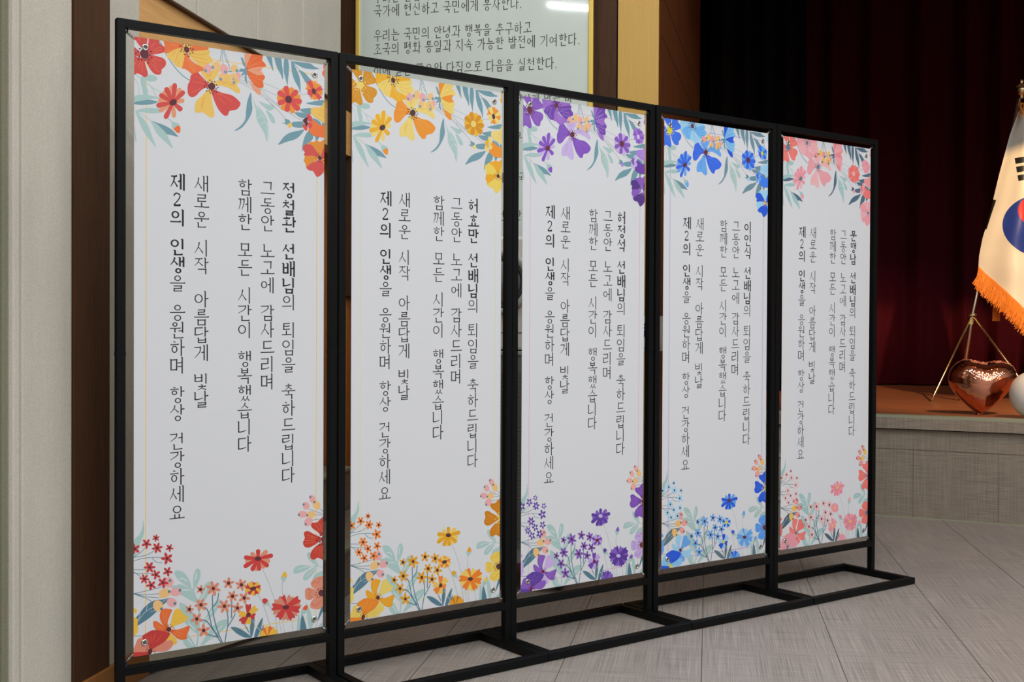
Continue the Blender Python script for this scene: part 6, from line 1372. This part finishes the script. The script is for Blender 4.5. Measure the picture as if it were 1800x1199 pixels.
def flag_pt(u, v):
    """u 0 at the pole side .. 1 at the outer fold, v 0 at the top .. 1 at the hem"""
    # bottom x for this u, then a curved vertical ruling up to the gathered top
    xb = 1.953+(2.70-1.953)*u; zb = bot_z(xb); zt = 2.755-0.03*u
    z = zt+(zb-zt)*v
    lx, rx = left_x(z), right_x(z)
    uu = u if z > 1.585 else (u)
    x = lx+(rx-lx)*uu
    if z < 1.70:
        k = min(1.0, (1.70-z)/0.35); x = x*(1-k)+max(x, xb)*k if xb > x else x*(1-k*0.6)+xb*k*0.6
    dep = 0.20*math.sin(math.pi*min(1, u*1.05))*(0.25+0.75*v)
    f = 0.035*math.sin(9.5*u+1.6*v+0.4)*(0.3+0.7*v)+0.012*math.sin(23*u+5*v)*v+0.006*math.sin(31*v+14*u)*(1-abs(2*u-1))
    return Vector((x, FY-0.022-dep*0.55+f*0.8, z))
def flag_material():
    m = base_mat('flag_satin', (0.74, 0.70, 0.60), 0.45, 0, 0.4); N, Lk, b = nodes(m)
    tc = N.new('ShaderNodeTexCoord'); sp = N.new('ShaderNodeSeparateXYZ'); Lk.new(tc.outputs['Object'], sp.inputs[0])
    def mt(op, a, b_=None):
        n = N.new('ShaderNodeMath'); n.operation = op
        for k_, v in enumerate((a, b_)):
            if v is None: continue
            if isinstance(v, (int, float)): n.inputs[k_].default_value = v
            else: Lk.new(v, n.inputs[k_])
        return n.outputs[0]
    X, Z = sp.outputs['X'], sp.outputs['Z']
    def local(cx, cz, ang):
        dx, dz = mt('SUBTRACT', X, cx-2.23), mt('SUBTRACT', Z, cz-2.75); c_, s_ = math.cos(R(ang)), math.sin(R(ang))
        return mt('ADD', mt('MULTIPLY', dx, c_), mt('MULTIPLY', dz, s_)), mt('SUBTRACT', mt('MULTIPLY', dz, c_), mt('MULTIPLY', dx, s_))
    def disc(cx, cz, r_):
        dx, dz = mt('SUBTRACT', X, cx-2.23), mt('SUBTRACT', Z, cz-2.75)
        return mt('LESS_THAN', mt('ADD', mt('MULTIPLY', dx, dx), mt('MULTIPLY', dz, dz)), r_*r_)
    def rect(cx, cz, ang, hw, hh):
        p_, q_ = local(cx, cz, ang)
        return mt('MULTIPLY', mt('LESS_THAN', mt('ABSOLUTE', p_), hw), mt('LESS_THAN', mt('ABSOLUTE', q_), hh))
    cur = None
    def paint(mask, rgb):
        nonlocal cur
        mx = N.new('ShaderNodeMix'); mx.data_type = 'RGBA'; Lk.new(mask, mx.inputs['Factor'])
        if cur is None: mx.inputs['A'].default_value = (0.74, 0.70, 0.60, 1)
        else: Lk.new(cur, mx.inputs['A'])
        mx.inputs['B'].default_value = (*rgb, 1); cur = mx.outputs['Result']
    RED, BLUE, BLK = (0.72, 0.025, 0.03), (0.018, 0.045, 0.30), (0.008, 0.008, 0.008)
    cx, cz, r_ = 2.318, 1.905, 0.214; a_ = -84; ux, uz = math.cos(R(a_)), math.sin(R(a_))
    paint(disc(cx, cz, r_), BLUE)
    p_, q_ = local(cx, cz, a_)
    paint(mt('MULTIPLY', disc(cx, cz, r_), mt('GREATER_THAN', q_, 0.0)), RED)
    paint(disc(cx+ux*r_/2, cz+uz*r_/2, r_/2), BLUE)
    paint(disc(cx-ux*r_/2, cz-uz*r_/2, r_/2), RED)
    for (tx, tz, ang) in ((2.300, 2.325, 7), (2.356, 1.478, 5)):
        for k_ in (-1, 0, 1):
            paint(rect(tx-math.sin(R(ang))*k_*0.064, tz+math.cos(R(ang))*k_*0.064, ang, 0.105, 0.0215), BLK)
    paint(rect(2.026, 1.996, 73.5, 0.112, 0.013), BLK)
    Lk.new(cur, b.inputs['Base Color']); return m
NU, NV = 130, 200
bm = bmesh.new(); G = [[flag_pt(i/NU, j/NV) for i in range(NU+1)] for j in range(NV+1)]
V = [[bm.verts.new(p-Vector((2.23, FY, 2.75))) for p in row] for row in G]
for j in range(NV):
    for i in range(NU):
        bm.faces.new((V[j][i], V[j][i+1], V[j+1][i+1], V[j+1][i]))
link('cloth', bm, flag_material(), fg, smooth=True)
# fringe: braid and hanging threads along the hem
bm = bmesh.new(); rnd = random.Random(11)
for i in range(NU*3):
    u = i/(NU*3); p = flag_pt(u, 1.0); q = flag_pt(u, 0.975)
    for lay in range(2):
        L_ = 0.115*rnd.uniform(0.75, 1.1); dx = -0.03+rnd.uniform(-0.02, 0.015); a = p+Vector((rnd.uniform(-0.004, 0.004), -0.004-0.006*lay, 0.0))
        pts = [q+Vector((0, -0.006, 0)), a, a+Vector((dx*0.4, -0.006, -L_*0.5)), a+Vector((dx, rnd.uniform(-0.01, 0.01), -L_))]
        tube(bm, [x_-Vector((2.23, FY, 2.75)) for x_ in pts], 0.0024, 4)
tag(link('fringe', bm, M_fringe, fg), 'orange fringe', None, None, 'stuff')
bm = bmesh.new()
for k in range(10):
    x = 2.065+0.005*k
    tube(bm, [Vector((x, FY+0.03, 1.46))-Vector((2.23, FY, 2.75)), Vector((x+0.004, FY+0.03, 1.34))-Vector((2.23, FY, 2.75)), Vector((x+0.003*math.sin(k), FY+0.03, 1.215))-Vector((2.23, FY, 2.75))], 0.004, 5)
link('tassel', bm, M_fringe, fg)
bm = bmesh.new()
for k in range(3):
    pts = [Vector((2.243+0.02*math.sin(3*t_+k*2), FY-0.03-0.01*k, 2.80-0.11*t_))-Vector((2.23, FY, 2.75)) for t_ in [i/8 for i in range(9)]]
    tube(bm, pts, 0.008, 6)
link('cord', bm, M_fringe, fg)

# ------------------------------------------------------------------ balloons at the stage edge
HO = [(1.566,0.960),(1.513,0.929),(1.482,0.878),(1.483,0.811),(1.530,0.738),(1.592,0.676),(1.642,0.636),(1.659,0.626),(1.676,0.636),(1.740,0.682),(1.806,0.749),(1.852,0.816),(1.867,0.883),(1.841,0.932),(1.788,0.954),(1.735,0.953),(1.688,0.945),(1.630,0.956)]
out = smooth_closed(HO, 6); hc = Vector((1.676, 0.815)); n = len(out)
hb = empty('heart_balloon', (1.656, 7.555, ST), 0, 'rose gold foil heart balloon standing on its tip at the stage edge', 'balloon')
bm = bmesh.new(); rings = {}
for side in (-1, 1):
    prev = None
    for k in range(0, 15):
        t_ = k/14.0
        s = math.cos(t_*math.pi/2) if k < 14 else 0.0
        if k == 0 and side == 1: ring = rings['edge']
        else:
            ring = []
            for i, (x, z) in enumerate(out):
                px, pz = hc.x+(x-hc.x)*s, hc.y+(z-hc.y)*s
                pucker = 0.009*math.sin(i*2*math.pi/n*27)*math.exp(-t_*5)*(1 if k else 0)
                ring.append(bm.verts.new((px-1.66, side*(0.125*math.sin(t_*math.pi/2)**0.9+pucker), pz-ST+0.002)))
            if k == 0: rings['edge'] = ring
        if prev:
            for i in range(n):
                f = (prev[i], prev[(i+1) % n], ring[(i+1) % n], ring[i]); bm.faces.new(f if side < 0 else f[::-1])
        prev = ring
bmesh.ops.remove_doubles(bm, verts=bm.verts[:], dist=1e-5)
link('foil_body', bm, M_copper, hb, smooth=True)
bm = bmesh.new()
tube(bm, [(x-1.66+(x-hc.x)*0.02, 0, z-ST+0.002+(z-hc.y)*0.02) for x, z in out], 0.0018, 6, closed=True); link('seam', bm, M_copper, hb, smooth=True)
bm = bmesh.new(); lathe(bm, [(0.0, 0.0), (0.026, 0.001), (0.022, 0.012), (0.012, 0.022), (0.02, 0.034), (0.0, 0.036)], (0, 0, 0.001), 'z', 14); link('neck', bm, M_copper, hb, smooth=False)
wb = empty('round_balloon', (1.902, 7.285, ST), 0, 'round white balloon resting on the stage beside the rose gold heart', 'balloon')
bm = bmesh.new(); bmesh.ops.create_uvsphere(bm, u_segments=40, v_segments=24, radius=0.138)
for v in bm.verts: v.co = (v.co.x*1.0, v.co.y, v.co.z*(1.02)+0.1415)
link('latex_body', bm, M_balloon, wb, smooth=True)
bm = bmesh.new(); lathe(bm, [(0.0, 0.0), (0.010, 0.004), (0.006, 0.012), (0.011, 0.022), (0.0, 0.024)], (0.136, 0.0, 0.12), 'x', 12); link('knot', bm, M_balloon, wb, smooth=True)
